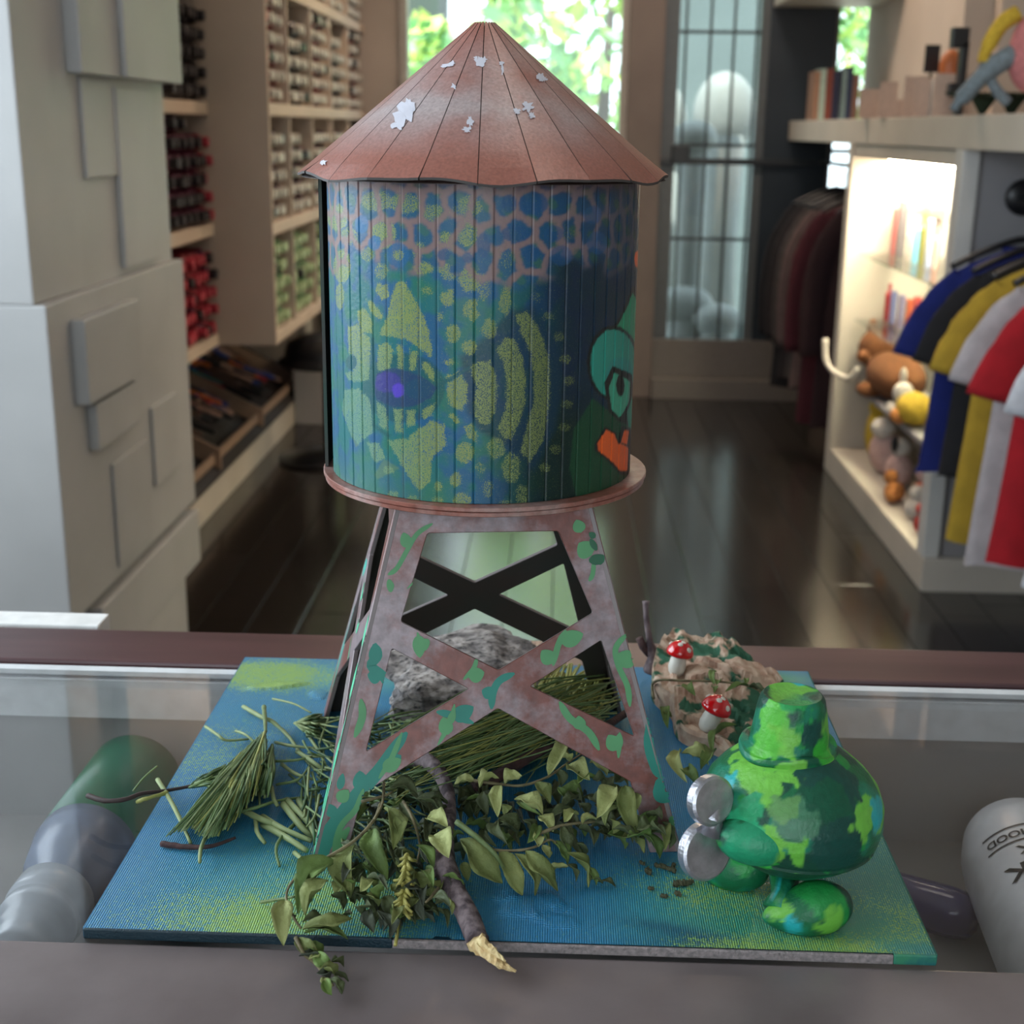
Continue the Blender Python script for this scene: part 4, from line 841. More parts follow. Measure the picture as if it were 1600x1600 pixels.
SP = [[(385, 490), (425, 500), (480, 600), (520, 680), (540, 790), (535, 825), (490, 790), (430, 750), (370, 735), (310, 730), (320, 700), (345, 650), (360, 560)], [(300, 500), (345, 510), (355, 560), (320, 580), (295, 540)], [(250, 570), (280, 580), (330, 640), (320, 665), (280, 640)],
 [(215, 620), (250, 610), (280, 660), (280, 720), (240, 715), (220, 680)], [(175, 690), (215, 680), (270, 740), (280, 800), (270, 920), (230, 930), (180, 925), (160, 890), (195, 880), (200, 840), (180, 810), (175, 750)], [(305, 770), (350, 755), (370, 790), (360, 870), (305, 890), (300, 830)],
 [(385, 765), (415, 770), (412, 875), (390, 875)], [(440, 790), (475, 800), (470, 885), (440, 875)], [(495, 840), (530, 845), (550, 900), (545, 935), (500, 880)], [(600, 900), (660, 880), (690, 940), (690, 1020), (665, 1055), (610, 1025), (600, 960)],
 [(700, 860), (740, 840), (790, 835), (815, 900), (820, 980), (810, 1060), (785, 1115), (740, 1110), (715, 1060), (725, 960)], [(810, 790), (850, 740), (890, 740), (930, 820), (945, 920), (940, 1020), (915, 1110), (880, 1185), (840, 1165), (820, 1130), (850, 1050), (860, 940), (845, 850)],
 [(895, 640), (950, 620), (1010, 720), (1045, 830), (1050, 950), (1040, 1070), (1015, 1190), (960, 1275), (915, 1230), (945, 1120), (975, 1020), (975, 920), (960, 800), (920, 720)], [(850, 515), (880, 520), (880, 600), (860, 645), (825, 620), (830, 560)], [(700, 570), (735, 575), (740, 650), (715, 675), (670, 640), (672, 590)], [(575, 540), (630, 530), (635, 590), (600, 610), (570, 580)],
 [(605, 1060), (640, 1070), (660, 1100), (640, 1115)], [(295, 1010), (340, 1040), (350, 1140), (310, 1120)], [(370, 1040), (410, 1045), (410, 1150), (380, 1150)], [(425, 1050), (465, 1045), (470, 1110), (430, 1130)], [(495, 1050), (555, 1015), (540, 1075), (500, 1090)],
 [(160, 960), (220, 955), (270, 1000), (290, 1100), (280, 1150), (220, 1200), (180, 1140), (150, 1050)], [(345, 1180), (430, 1170), (530, 1095), (590, 1110), (600, 1200), (540, 1260), (530, 1360), (480, 1400), (430, 1330)], [(255, 1190), (310, 1190), (340, 1260), (290, 1280)], [(670, 1120), (710, 1110), (735, 1150), (730, 1190), (690, 1170)]]
fill(ell(415, 955, 180, 150, 24), (.006, .075, .085), .65, clear=False); fill([(660, 820), (760, 740), (880, 620), (980, 600), (1080, 760), (1090, 950), (1070, 1130), (980, 1310), (880, 1220), (740, 1140), (690, 1060)], (.004, .028, .055), .75, e=.002, clear=False)
for P in SP: sprayp(P, .82 if min(p[0] for p in P) < 640 else .70)
for x, y, rx, ry, v in [(1040, 645, 26, 20, .5), (1085, 735, 26, 22, .5), (1115, 830, 27, 21, .55), (1128, 925, 27, 21, .55), (1120, 1025, 27, 20, .5), (1108, 1125, 25, 20, .5), (1070, 1220, 26, 20, .5), (1025, 1300, 24, 22, .5), (515, 535, 24, 20, .6), (575, 650, 18, 22, .6), (630, 720, 34, 42, .75), (700, 780, 34, 34, .75), (785, 700, 34, 48, .65), (612, 842, 26, 16, .7),
    (680, 1235, 42, 48, .75), (640, 1350, 28, 34, .75), (815, 1215, 42, 48, .6), (880, 1300, 42, 68, .6), (665, 1440, 40, 36, .7), (565, 1380, 18, 25, .7), (780, 1390, 25, 40, .5), (925, 1420, 30, 50, .5), (855, 1460, 36, 22, .5), (745, 1300, 22, 24, .5), (560, 1445, 25, 22, .6), (370, 1420, 26, 26, .7), (350, 1310, 25, 20, .7), (455, 1440, 28, 24, .6), (985, 560, 22, 24, .35),
    (130, 220, 45, 60, .75), (180, 300, 40, 40, .6), (150, 430, 38, 75, .75), (140, 560, 20, 60, .7), (330, 290, 55, 70, .8), (300, 150, 70, 45, .65), (420, 160, 70, 45, .6), (540, 200, 50, 40, .65), (392, 380, 22, 20, .8), (480, 360, 30, 38, .7), (500, 440, 45, 28, .8), (590, 440, 28, 26, .7), (600, 330, 38, 48, .7), (690, 290, 48, 58, .7), (640, 200, 30, 30, .5), (700, 170, 55, 50, .6), (700, 490, 48, 55, .75), (760, 520, 30, 60, .5), (320, 450, 28, 38, .6), (610, 475, 34, 20, .6), (1100, 290, 60, 40, .3), (860, 380, 40, 60, .3), (260, 380, 30, 34, .6)]: sprayp(ell(x, y, rx, ry), v)
# re-draw the lacing over the sprayed cells on the left
t = edge*band*.75*(1-right); mk_ *= (1-t)
mu = mu*(1-(t*.9)[..., None])+pk*1.15*(t*.9)[..., None]
fill(ell(392, 382, 50, 55), (.012, .11, .25), .85); sprayp(ell(392, 382, 24, 24), .7)
for x, y, rx, ry in [(235, 250, 30, 40), (290, 330, 28, 32), (900, 290, 65, 38), (975, 160, 65, 50), (1095, 385, 48, 45), (965, 375, 38, 38), (1060, 290, 45, 36), (870, 160, 35, 40), (760, 340, 30, 55), (1230, 210, 40, 40), (1250, 330, 45, 50), (690, 395, 25, 25), (590, 380, 30, 26)]: fill(ell(x, y, rx, ry), (.010, .07, .18) if x > 500 else (.014, .14, .32), .8 if x < 1000 else .6)
# closed eye
fill([(278, 930), (300, 890), (370, 868), (440, 885), (510, 915), (560, 955), (530, 1000), (460, 1035), (370, 1038), (300, 1005)], (.015, .05, .13), .95)
fill(ell(345, 930, 60, 45), (.05, .035, .26), .7); fill(ell(392, 965, 26, 32), (.09, .05, .50), .9); fill(ell(480, 960, 60, 45), (.008, .07, .13), .6)
for P in [[(275, 740), (290, 730), (300, 900), (285, 1000), (290, 1110), (360, 1160), (350, 1170), (280, 1120), (268, 900)], [(555, 940), (700, 860), (705, 870), (560, 965)]]: fill(P, (.006, .09, .10), .8)
fill(ell(190, 845, 24, 32), (.006, .09, .10), .9)
# swirling olive strokes low left
for P in [[(150, 1050), (200, 1010), (215, 1050), (190, 1060), (180, 1040), (160, 1090), (220, 1200), (210, 1210)], [(330, 1260), (400, 1300), (300, 1350), (290, 1330)]]: fill(P, (.10, .19, .11), .7, clear=False)
# green cartoon face peeping round the right side, generic and droopy-eyed
black = (.004, .006, .006)
fill([(1180, 1500), (1130, 1300), (1150, 1130), (1230, 1000), (1330, 1080), (1420, 1120), (1430, 1500)], (.006, .055, .022), .85)
fill([(1318, 700), (1400, 515), (1432, 540), (1450, 900), (1410, 860), (1380, 740)], black); fill([(1335, 690), (1402, 545), (1440, 580), (1450, 850), (1405, 770), (1370, 715)], (.025, .25, .13))
fill(ell(1318, 848, 112, 162, 24), black); fill(ell(1320, 850, 99, 148, 24), (.022, .24, .18)); fill(ell(1350, 900, 60, 80, 16), (.02, .20, .20), .5)
fill([(1280, 935), (1316, 860), (1400, 900), (1450, 965), (1440, 1000), (1400, 1130), (1345, 1100), (1300, 1060)], black)
fill([(1300, 955), (1325, 890), (1392, 930), (1388, 1010), (1345, 1085), (1312, 1045)], (.045, .30, .19)); fill(ell(1350, 945, 18, 48, 12), black)
fill([(1400, 990), (1450, 1010), (1450, 1180), (1385, 1130), (1378, 1060)], (.02, .22, .15))
fill([(1238, 1195), (1285, 1122), (1332, 1150), (1338, 1180), (1355, 1120), (1400, 1130), (1400, 1330), (1350, 1330), (1240, 1225)], black)
fill([(1250, 1195), (1288, 1135), (1325, 1155), (1340, 1195), (1366, 1200), (1385, 1215), (1380, 1312), (1350, 1312), (1256, 1225)], (.70, .105, .018)); fill([(1352, 1192), (1366, 1138), (1388, 1140), (1378, 1198)], (.70, .105, .018)); fill(ell(1424, 400, 14, 36), (.70, .105, .018))
mk_ = np.clip(mk_, 0, 1)
# left part of the spray colour is bluer low down
t = (sm(1.21-gz, 0, .05)*sm(-ga, .1, .9))[..., None]; sp = sp*(1-t)+np.array((.12, .26, .18))*t
t = (sm(ga, .0, .7)*.8)[..., None]; sp = sp*(1-t)+np.array((.085, .105, .035))*t  # spray colour dimmed on the right to imitate the shaded side
def sample(arr, a, z):
    i = np.clip(((a-AA[0])/(AA[-1]-AA[0])*(NA-1)), 0, NA-1.001); j = np.clip((z-ZZ[0])/(ZZ[-1]-ZZ[0])*(NZ-1), 0, NZ-1.001)
    i0, j0 = i.astype(int), j.astype(int); fi, fj = i-i0, j-j0
    if arr.ndim == 3: fi, fj = fi[..., None], fj[..., None]
    return arr[j0, i0]*(1-fi)*(1-fj)+arr[j0, i0+1]*fi*(1-fj)+arr[j0+1, i0]*(1-fi)*fj+arr[j0+1, i0+1]*fi*fj
M['mural'] = attr_mat('mural_paint', .40, True, sscale=2300, spec=.4, bump=.25); tank = empty('tank', (0, 0, 0)); tank.parent = tw
NS = 56; dA = 2*PI/NS; A0 = -1.34
for k in range(NS):
    a0 = A0+k*dA; a1 = a0+dA*.985
    vis = a0 < 1.75; nc, nr = (13, 230) if vis else (4, 2)
    if a0 > 2*PI-1.70+0: continue       # the wrapped wall leaves an open seam at the left
    aa = np.linspace(a0, a1, nc); zz = np.linspace(ZB0, ZT0, nr); ka, kz = np.meshgrid(aa, zz)
    rr_ = np.full(ka.shape, RT); e = dA*.035; rr_ -= .00035*((ka-a0 < e*.4)+(a1-ka < e*.4))
    P = np.stack([AX-TX+rr_*np.sin(ka), -rr_*np.cos(ka), kz-ZT], -1).reshape(-1, 3); Q = np.stack([AX-TX+(RT-.0018)*np.sin(ka), -(RT-.0018)*np.cos(ka), kz-ZT], -1).reshape(-1, 3)
    I = np.arange(nc*nr).reshape(nr, nc); F_ = [tuple(int(x) for x in q) for q in np.stack([I[:-1, :-1], I[:-1, 1:], I[1:, 1:], I[1:, :-1]], -1).reshape(-1, 4)]
    n = nc*nr; V_ = [tuple(p) for p in P]; rim = list(I[0, :])+list(I[1:, -1])+list(I[-1, -2::-1])+list(I[-2:0:-1, 0])
    QV = [tuple(Q[i]) for i in rim]; m_ = len(rim); V_ += QV
    for i in range(m_): j = (i+1) % m_; F_.append((int(rim[i]), n+i, n+j, int(rim[j])))
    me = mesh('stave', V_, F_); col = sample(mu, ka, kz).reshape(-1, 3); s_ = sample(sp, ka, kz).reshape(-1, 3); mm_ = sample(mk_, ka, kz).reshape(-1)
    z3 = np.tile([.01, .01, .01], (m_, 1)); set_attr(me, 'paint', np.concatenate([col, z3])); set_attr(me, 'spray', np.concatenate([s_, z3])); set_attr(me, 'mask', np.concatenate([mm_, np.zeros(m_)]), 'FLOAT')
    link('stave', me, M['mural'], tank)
# inner wall core and the overlapping loose end of the wrapped wall
core = []; 
obj('inner_wall', lathe([(RT-.0022, ZB0-ZT), (RT-.0022, ZT0-ZT)], 64, cx=AX-TX), M['inner'], tank)
v, f = [], []
for i in range(25):
    a = -2.15+.72*i/24; r0 = RT+.0004+.0018*sm(np.array(a), -2.1, -1.75)
    for r_ in (r0, r0+.0016):
        for z_ in (ZB0-ZT, ZT0-ZT): v.append((AX-TX+r_*math.sin(a), -r_*math.cos(a), z_))
for i in range(24):
    b = 4*i; f += [(b, b+4, b+5, b+1), (b+2, b+3, b+7, b+6), (b+1, b+5, b+7, b+3), (b, b+2, b+6, b+4)]
f += [(96, 98, 99, 97), (0, 1, 3, 2)]
obj('wall_end', (v, f), mat('wall_end_card', (.05, .045, .042), .6, c2=(.02, .06, .045), scale=30), tank)
# --- roof: 22 folded gores
NG = 22; dG = 2*PI/NG; G0 = -.03+math.radians(3.2); RR = .0864; ZR = 1.2660-ZT; ZAp = 1.3332-ZT; RA = .0048
def roof_mat():
    m, n, l, p = nt('weathered_roof_paint'); setp(p, .33, .10, .7)
    tc = n.new('ShaderNodeTexCoord'); sx = n.new('ShaderNodeSeparateXYZ'); l.new(tc.outputs['Object'], sx.inputs[0])
    no = n.new('ShaderNodeTexNoise'); no.inputs['Scale'].default_value = 28; no.inputs['Detail'].default_value = 5; l.new(tc.outputs['Object'], no.inputs['Vector'])
    hgt = n.new('ShaderNodeMapRange'); hgt.inputs[1].default_value = ZR; hgt.inputs[2].default_value = ZAp; l.new(sx.outputs['Z'], hgt.inputs[0])
    bell = n.new('ShaderNodeValToRGB'); e = bell.color_ramp.elements; e[0].position = .12; e[0].color = (0, 0, 0, 1); e[1].position = .42; e[1].color = (1, 1, 1, 1)
    q = bell.color_ramp.elements.new(.70); q.color = (.85, .85, .85, 1); q = bell.color_ramp.elements.new(.95); q.color = (0, 0, 0, 1); l.new(hgt.outputs[0], bell.inputs['Fac'])
    mr = n.new('ShaderNodeMapRange'); mr.inputs[1].default_value = .3; mr.inputs[2].default_value = .62; l.new(no.outputs['Fac'], mr.inputs[0])
    mu_ = n.new('ShaderNodeMath'); mu_.operation = 'MULTIPLY'; mu_.use_clamp = True; l.new(bell.outputs['Color'], mu_.inputs[0]); l.new(mr.outputs[0], mu_.inputs[1])
    n3 = n.new('ShaderNodeTexNoise'); n3.inputs['Scale'].default_value = 700; n3.inputs['Detail'].default_value = 3; l.new(tc.outputs['Object'], n3.inputs['Vector'])
    mx = n.new('ShaderNodeMix'); mx.data_type = 'RGBA'; mx.inputs[6].default_value = (.30, .105, .075, 1); mx.inputs[7].default_value = (.40, .33, .33, 1); l.new(mu_.outputs[0], mx.inputs[0])
    m2_ = n.new('ShaderNodeMix'); m2_.data_type = 'RGBA'; m2_.blend_type = 'OVERLAY'; m2_.inputs[0].default_value = .45; l.new(mx.outputs[2], m2_.inputs[6]); l.new(n3.outputs['Fac'], m2_.inputs[7]); l.new(m2_.outputs[2], p.inputs['Base Color'])
    b_ = n.new('ShaderNodeBump'); b_.inputs['Strength'].default_value = .25; b_.inputs['Distance'].default_value = .0004; l.new(n3.outputs['Fac'], b_.inputs['Height']); l.new(b_.outputs['Normal'], p.inputs['Normal']); return m
M['roof'] = roof_mat(); M['roofedge'] = mat('grey_card_edge', (.045, .038, .036), .6)
roof = empty('roof', (0, 0, 0)); roof.parent = tw; slope_t = .0011
rx0 = AX-TX
crease = mat('scuffed_fold', (.02, .01, .008), .5)
for k in range(NG):
    a0, a1 = G0+k*dG, G0+(k+1)*dG; g_ = .008; v = []
    rows = 12; cols_ = 5
    for i in range(rows+1):
        t = i/rows; R0 = RR+(RA-RR)*t; z = ZR+(ZAp-ZR)*t; gg = min(g_*RR*.45/R0, dG*.3)*1.0
        for j in range(cols_+1):
            s = j/cols_; a = a0+.0002/R0+(a1-a0-.0004/R0)*s
            rr2 = R0*(1-.0045*math.sin(PI*s)) if i else R0*(1-.010*math.sin(PI*s)+.004*math.sin(k*2.3))
            zz_ = z-(.0011 if i == 0 else (.0004 if i == 1 else 0))*(math.sin(a*7+.6)+.5*math.sin(a*13))
            v.append(Vector((rx0+rr2*math.sin(a), -rr2*math.cos(a), zz_)))
    n = len(v); nrm = Vector((0, 0, 1)); v += [p-Vector((0, 0, slope_t)) for p in v]
    f = []; W_ = cols_+1
    for i in range(rows):
        for j in range(cols_): b = i*W_+j; f += [(b, b+1, b+W_+1, b+W_), (n+b, n+b+W_, n+b+W_+1, n+b+1)]
    for j in range(cols_): f += [(j, n+j, n+j+1, j+1), (rows*W_+j, rows*W_+j+1, n+rows*W_+j+1, n+rows*W_+j)]
    for i in range(rows): f += [(i*W_, (i+1)*W_, n+(i+1)*W_, n+i*W_), (i*W_+cols_, n+i*W_+cols_, n+(i+1)*W_+cols_, (i+1)*W_+cols_)]
    mi = [0 if q < 2*rows*cols_ and q % 2 == 0 else 1 for q in range(len(f))]
    link('roof_panel', mesh('gore', v, f, False, mi), [M['roof'], M['roofedge']], roof)
obj('roof_lining', lathe([(RR-.0012, ZR-.0016), (RR-.0012, ZR-.0014), (RA, ZAp-.0016), (RA*.9, ZAp-.002)], 66, cx=rx0), crease, roof)
obj('apex_plug', lathe([(RA*.8, ZAp-.002), (RA*.8, ZAp-.0004)], 22, cx=rx0), mat('pale_card', (.62, .60, .42), .7), roof)
# flaked white paint spots on the roof
flk = mat('flaked_white_paint', (.62, .62, .70), .5); rdf = random.Random(4)
def on_cone(px, py):
    d = ray(px, py); k_ = (RA-RR)/(ZAp-ZR); cx_, cy_, z_ = TX+rx0, TY, ZT+ZR     # r = RR + k (z - z_)
    o_ = CAM-Vector((cx_, cy_, 0)); r0 = RR+k_*(o_.z-z_); A = d.x**2+d.y**2-(k_*d.z)**2; B = 2*(o_.x*d.x+o_.y*d.y-r0*k_*d.z); C_ = o_.x**2+o_.y**2-r0*r0
    D = max(B*B-4*A*C_, 0); t_ = (-B-math.sqrt(D))/(2*A); return CAM+d*t_
for gi, spots in enumerate([[(698, 103, 10, 4), (706, 100, 5, 4)], [(749, 97, 9, 9), (756, 94, 5, 5), (744, 92, 4, 3)], [(709, 136, 5, 5)], [(784, 100, 4, 5), (785, 112, 2, 10)], [(844, 121, 6, 6), (850, 124, 5, 5)], [(808, 174, 6, 5)], [(825, 168, 9, 9), (831, 181, 6, 5), (820, 163, 4, 4)], [(735, 190, 6, 8), (729, 203, 7, 6)], [(630, 178, 14, 18), (640, 165, 10, 12), (622, 196, 10, 8)], [(505, 254, 6, 5)]]):
    vv, ff = [], []
    for sx_, sy_, wx, wy in spots:
        n = 18; b = len(vv); vv.append(on_cone(sx_, sy_))
        for q in range(n): a = 2*PI*q/n; s = rdf.uniform(.45, 1.25); vv.append(on_cone(sx_+wx*s*math.cos(a), sy_+wy*s*math.sin(a)))
        ff += [(b, b+1+(q+1) % n, b+1+q) for q in range(n)]
    vv = [p-TL+Vector((0, -.0002, .00030)) for p in vv]
    o = obj('paint_flake', (vv, ff), flk, roof)

# ================================================================== TOY FIGURE
ty = empty('toy_figure', (.1085, .541, ZT), 'round green camouflage painted toy figure with hat and silver winding key on its back', 'toy')
M['toy'] = attr_mat('toy_paint', .45, False, spec=.45, coat=0, bump=.6)
def toypaint(vf, seed, patches=(), bias=0.0):
    """hand painted camouflage: brush patches with wavy edges, stored per vertex"""
    V = np.array([tuple(p) for p in vf[0]]); W_ = V+np.array((0, 0, 0)); out = np.zeros_like(V)
    def ss(x, a, w=.035): t = min(1, max(0, (x-a)/w+.5)); return t*t*(3-2*t)
    for i, p in enumerate(V):
        q = Vector(p)*46+Vector((seed*3.1, 1, 2)); w1 = mnoise.noise(q); w2 = mnoise.noise(q*1.9+Vector((9, 2, 1))); w3 = mnoise.noise(q*1.2+Vector((3, 9, 5))); w4 = mnoise.noise(q*5)*.08; w5 = mnoise.noise(q*9+Vector((1, 7, 1)))
        c = np.array((.004, .125, .045)); c = c+(np.array((.008, .18, .10))-c)*ss(w2, .05, .25)
        for x, a, col in ((-w1+w4, .18, (.004, .060, .035)), (w2*.6-w3+w4, .40, (.012, .25, .05)), (w3+w4+bias, .40, (.13, .45, .05)), (w1+w4, .50, (.015, .36, .38))): c = c+(np.array(col)-c)*ss(x, a, .05)
        for (cx, cy, cz, r, col) in patches:
            d = math.dist(p, (cx, cy, cz))+.0045*(mnoise.noise(Vector(p)*170))+.002*mnoise.noise(Vector(p)*330+Vector((5, 5, 5)))
            c = c+(np.array(col)-c)*ss(r-d, 0, .0012)
        out[i] = c*(1+.18*w5)
    return out
LG, DG, TQ, MG, VD = (.145, .45, .055), (.003, .08, .04), (.015, .38, .40), (.02, .30, .06), (.004, .06, .045)
def toypart(name, vf, seed, patches=(), bias=0.):
    me = mesh(name, vf[0], vf[1], True); set_attr(me, 'paint', toypaint(vf, seed, patches, bias)); return link(name, me, M['toy'], ty)
def P_on(px, py):       # photo pixel -> point on the toy's body ellipsoid
    c = Vector((.1085, .541, .9985)); r = Vector((.0402, .0385, .030)); d = ray(px, py); o_ = CAM-c; A = sum((d[i]/r[i])**2 for i in range(3)); B = 2*sum(o_[i]*d[i]/r[i]**2 for i in range(3)); Cc = sum((o_[i]/r[i])**2 for i in range(3))-1
    D = max(B*B-4*A*Cc, 0); t_ = (-B-math.sqrt(D))/(2*A); return CAM+d*t_-Vector(ty.location)
def pt(px, py, r, c): q = P_on(px, py); return (q.x, q.y, q.z, r, c)
bp = [pt(1170, 1200, .0075, LG), pt(1180, 1220, .0085, LG), pt(1195, 1235, .008, LG), pt(1160, 1185, .005, LG), pt(1252, 1205, .008, LG), pt(1238, 1212, .007, LG), pt(1270, 1198, .007, LG), pt(1335, 1268, .005, LG), pt(1350, 1290, .007, LG), pt(1335, 1305, .007, LG), pt(1325, 1318, .0055, LG),
      pt(1230, 1182, .0065, TQ), pt(1210, 1178, .005, TQ), pt(1143, 1228, .004, TQ), pt(1300, 1230, .014, VD), pt(1290, 1265, .013, DG), pt(1310, 1330, .012, VD), pt(1200, 1160, .006, (.008, .17, .12)), pt(1210, 1310, .006, LG), pt(1205, 1330, .005, LG), pt(1240, 1280, .009, (.045, .17, .09)), pt(1225, 1265, .006, (.10, .26, .08)), pt(1130, 1300, .008, (.01, .33, .14)), pt(1160, 1290, .008, (.01, .33, .14)), pt(1190, 1350, .006, (.03, .42, .05)), pt(1175, 1260, .006, (.015, .30, .12))]
prof = [(.004, .0095), (.0075, .0105), (.013, .0135), (.022, .018), (.030, .0235), (.0362, .0285), (.0375, .0298), (.0368, .0306), (.0385, .033), (.0402, .040), (.0398, .047), (.0370, .0545), (.0322, .0605), (.0265, .0655), (.0215, .0688), (.0190, .0705), (.012, .071)]
pp_ = []
for i in range(len(prof)-1):
    for k in range(7): t = k/7; pp_.append((prof[i][0]*(1-t)+prof[i+1][0]*t, prof[i][1]*(1-t)+prof[i+1][1]*t))
pp_.append(prof[-1]); v, f = lathe(pp_, 220)
v = [Vector((p.x*(1+.0), p.y*.96, p.z+.0025-.0025*p.x/.04*(1 if p.z < .045 else .3))) for p in v]; toypart('body', (v, f), 1, bp)
def hires(prof, k=5):
    o = []
    for i in range(len(prof)-1):
        for j in range(k): t = j/k; o.append((prof[i][0]*(1-t)+prof[i+1][0]*t, prof[i][1]*(1-t)+prof[i+1][1]*t))
    return o+[prof[-1]]
v, f = lathe(hires([(.0190, .0640), (.0192, .0700), (.0196, .0735), (.0190, .0752), (.0178, .0755), (.0172, .0762), (.0165, .082), (.0150, .092), (.0140, .0965), (.0125, .0985), (.011, .0980), (.005, .0972)]), 110, cx=-.0030)
hp = [(-.012, -.012, .090, .008, (.09, .42, .045)), (-.008, -.015, .083, .0075, LG), (.006, -.016, .084, .0075, VD), (.004, -.0155, .077, .006, DG), (-.014, -.010, .078, .007, (.09, .42, .045)), (.009, -.012, .078, .006, (.03, .35, .03)), (-.002, -.010, .098, .006, (.02, .28, .07)), (-.002, -.015, .068, .007, LG)]
v = [Vector((p.x*(1+.10*(p.z < .0757 and p.z > .072)), p.y, p.z+.0015*math.sin(3*math.atan2(p.y, p.x))*(.072 < p.z < .0757))) for p in v]
toypart('hat', (v, f), 7, hp, .12)
v, f = sphere(1, (-.0175, -.0245, .0425), 48, 30, (.0185, .0135, .0115)); toypart('arm', (v, f), 3, [(-.02, -.038, .043, .016, (.01, .26, .12)), (-.006, -.036, .037, .006, (.12, .40, .06))])
def shoe(name, cx, cy, rz, seed, s=1.0):
    v, f = sphere(1, (0, 0, 0), 50, 30); o_ = []
    for p in v:
        w_ = 1-.30*max(0, -p.x)-.0*p.x; z = p.z
        hz = (.0118+.002*p.x-.0035*max(0, -p.x))*s
        q = Vector((p.x*.0195*s, p.y*.0118*w_*s, max(z, -.75)*hz+.75*hz)); o_.append(q)
    c_, s_ = math.cos(rz), math.sin(rz); o_ = [Vector((q.x*c_-q.y*s_+cx, q.x*s_+q.y*c_+cy, q.z)) for q in o_]
    toypart(name, (o_, f), seed, [(cx+.008, cy-.010, .008, .0065, LG), (cx-.014, cy-.005, .011, .006, LG), (cx-.008, cy-.011, .005, .005, TQ)] if seed == 4 else [(cx, cy, .018, .005, TQ)])
shoe('shoe', .0055, -.0245, .05, 4); shoe('shoe', -.0235, .0095, -.35, 9, .92)
toypart('leg', tube([(-.003, -.012, .016), (-.0055, -.020, .0125), (-.0080, -.0245, .008)], [.0065, .0042, .0060], 24), 5, [(-.007, -.026, .01, .004, TQ)]); toypart('leg', tube([(-.008, .003, .022), (-.020, .007, .015), (-.026, .009, .010)], [.006, .0045, .005], 24), 6)
sil = mat('silver_paint', (.55, .55, .60), .34, .85, c2=(.40, .40, .44), scale=160, bump=.5, bscale=260)
kx = Vector((-.0395, -.022, 0)); nn = Vector((.50, -.84, .20)).normalized()
key = empty('winding_key', (0, 0, 0)); key.parent = ty
def kd(px, py, r): p = at_y(px, py, .516)-Vector(ty.location); v, f = lathe([(r-.0010, -.0036), (r, -.0030), (r, .0012), (r-.0012, .0020)], 48, axis=nn); return [q+p for q in v], f
obj('key_lobe', kd(1112, 1251, .0108), sil, key); obj('key_lobe', kd(1103, 1330, .0126), sil, key)
p1, p2 = at_y(1106, 1268, .517)-Vector(ty.location), at_y(1112, 1300, .517)-Vector(ty.location)
obj('key_web', tube([p1, (p1+p2)/2+Vector((.002, 0, 0)), p2], [.0058, .0036, .0058], 16), sil, key, smooth=True); obj('key_shaft', tube([(p1+p2)/2, (-.026, -.018, .036)], [.0036, .0034], 14), sil, key, smooth=True)

# ================================================================== MUSHROOMS AND ROCKS
def stone(name, loc, r, seed, amp, m, lab, fr_=2.2, sub=5, cut=-.55, tilt=(0, 0), sq=1.0):
    bm = bmesh.new(); bmesh.ops.create_icosphere(bm, subdivisions=sub, radius=1); V = []
    for q in bm.verts:
        p = q.co.copy(); n_ = mnoise.noise(p*fr_+Vector((seed, 0, 0)))*amp+mnoise.noise(p*fr_*2.7+Vector((0, seed, 0)))*amp*.45+mnoise.noise(p*fr_*8)*amp*.13+mnoise.noise(p*fr_*22)*amp*.06
        c_ = mnoise.cell(p*1.6+Vector((seed, seed, 0)))*amp*.0
        p = Vector([math.copysign(abs(a)**sq, a) for a in p])*(1+n_+c_); p.z = max(p.z, cut)
        p.z += p.x*tilt[0]+p.y*tilt[1] if p.z > cut+.02 else 0
        V.append((p.x*r[0], p.y*r[1], (p.z-cut)*r[2]))
    F = [tuple(q.index for q in fc.verts) for fc in bm.faces]; bm.free(); o = obj(name, (V, F), m, loc=loc, smooth=False); tag(o, lab, 'rock'); return o
def granite():
    m, n, l, p = nt('speckled_granite'); setp(p, .8); tc = n.new('ShaderNodeTexCoord')
    a = n.new('ShaderNodeTexNoise'); a.inputs['Scale'].default_value = 260; a.inputs['Detail'].default_value = 5; b = n.new('ShaderNodeTexNoise'); b.inputs['Scale'].default_value = 70; b.inputs['Detail'].default_value = 6
    for q in (a, b): l.new(tc.outputs['Object'], q.inputs['Vector'])
    c = n.new('ShaderNodeValToRGB'); e = c.color_ramp.elements; e[0].position = .33; e[0].color = (.05, .05, .052, 1); e[1].position = .62; e[1].color = (.40, .38, .37, 1); x = e.new(.46); x.color = (.27, .25, .24, 1); l.new(a.outputs['Fac'], c.inputs['Fac'])
    d = n.new('ShaderNodeValToRGB'); e = d.color_ramp.elements; e[0].position = .40; e[0].color = (.16, .14, .15, 1); e[1].position = .58; e[1].color = (1, .97, .93, 1); l.new(b.outputs['Fac'], d.inputs['Fac'])
    mx = n.new('ShaderNodeMix'); mx.data_type = 'RGBA'; mx.blend_type = 'MULTIPLY'; mx.inputs[0].default_value = .8; l.new(c.outputs['Color'], mx.inputs[6]); l.new(d.outputs['Color'], mx.inputs[7]); l.new(mx.outputs[2], p.inputs['Base Color'])
    u = n.new('ShaderNodeBump'); u.inputs['Strength'].default_value = .9; u.inputs['Distance'].default_value = .0012; l.new(b.outputs['Fac'], u.inputs['Height']); l.new(u.outputs['Normal'], p.inputs['Normal']); return m
G = granite()
stone('granite_rock', (-.048, .757, ZT-.001), (.050, .050, .0175), 3.3, .30, G, 'speckled grey granite stone under the water tower, behind the front legs', 1.5, 5, -.5, (.05, .25), .8)
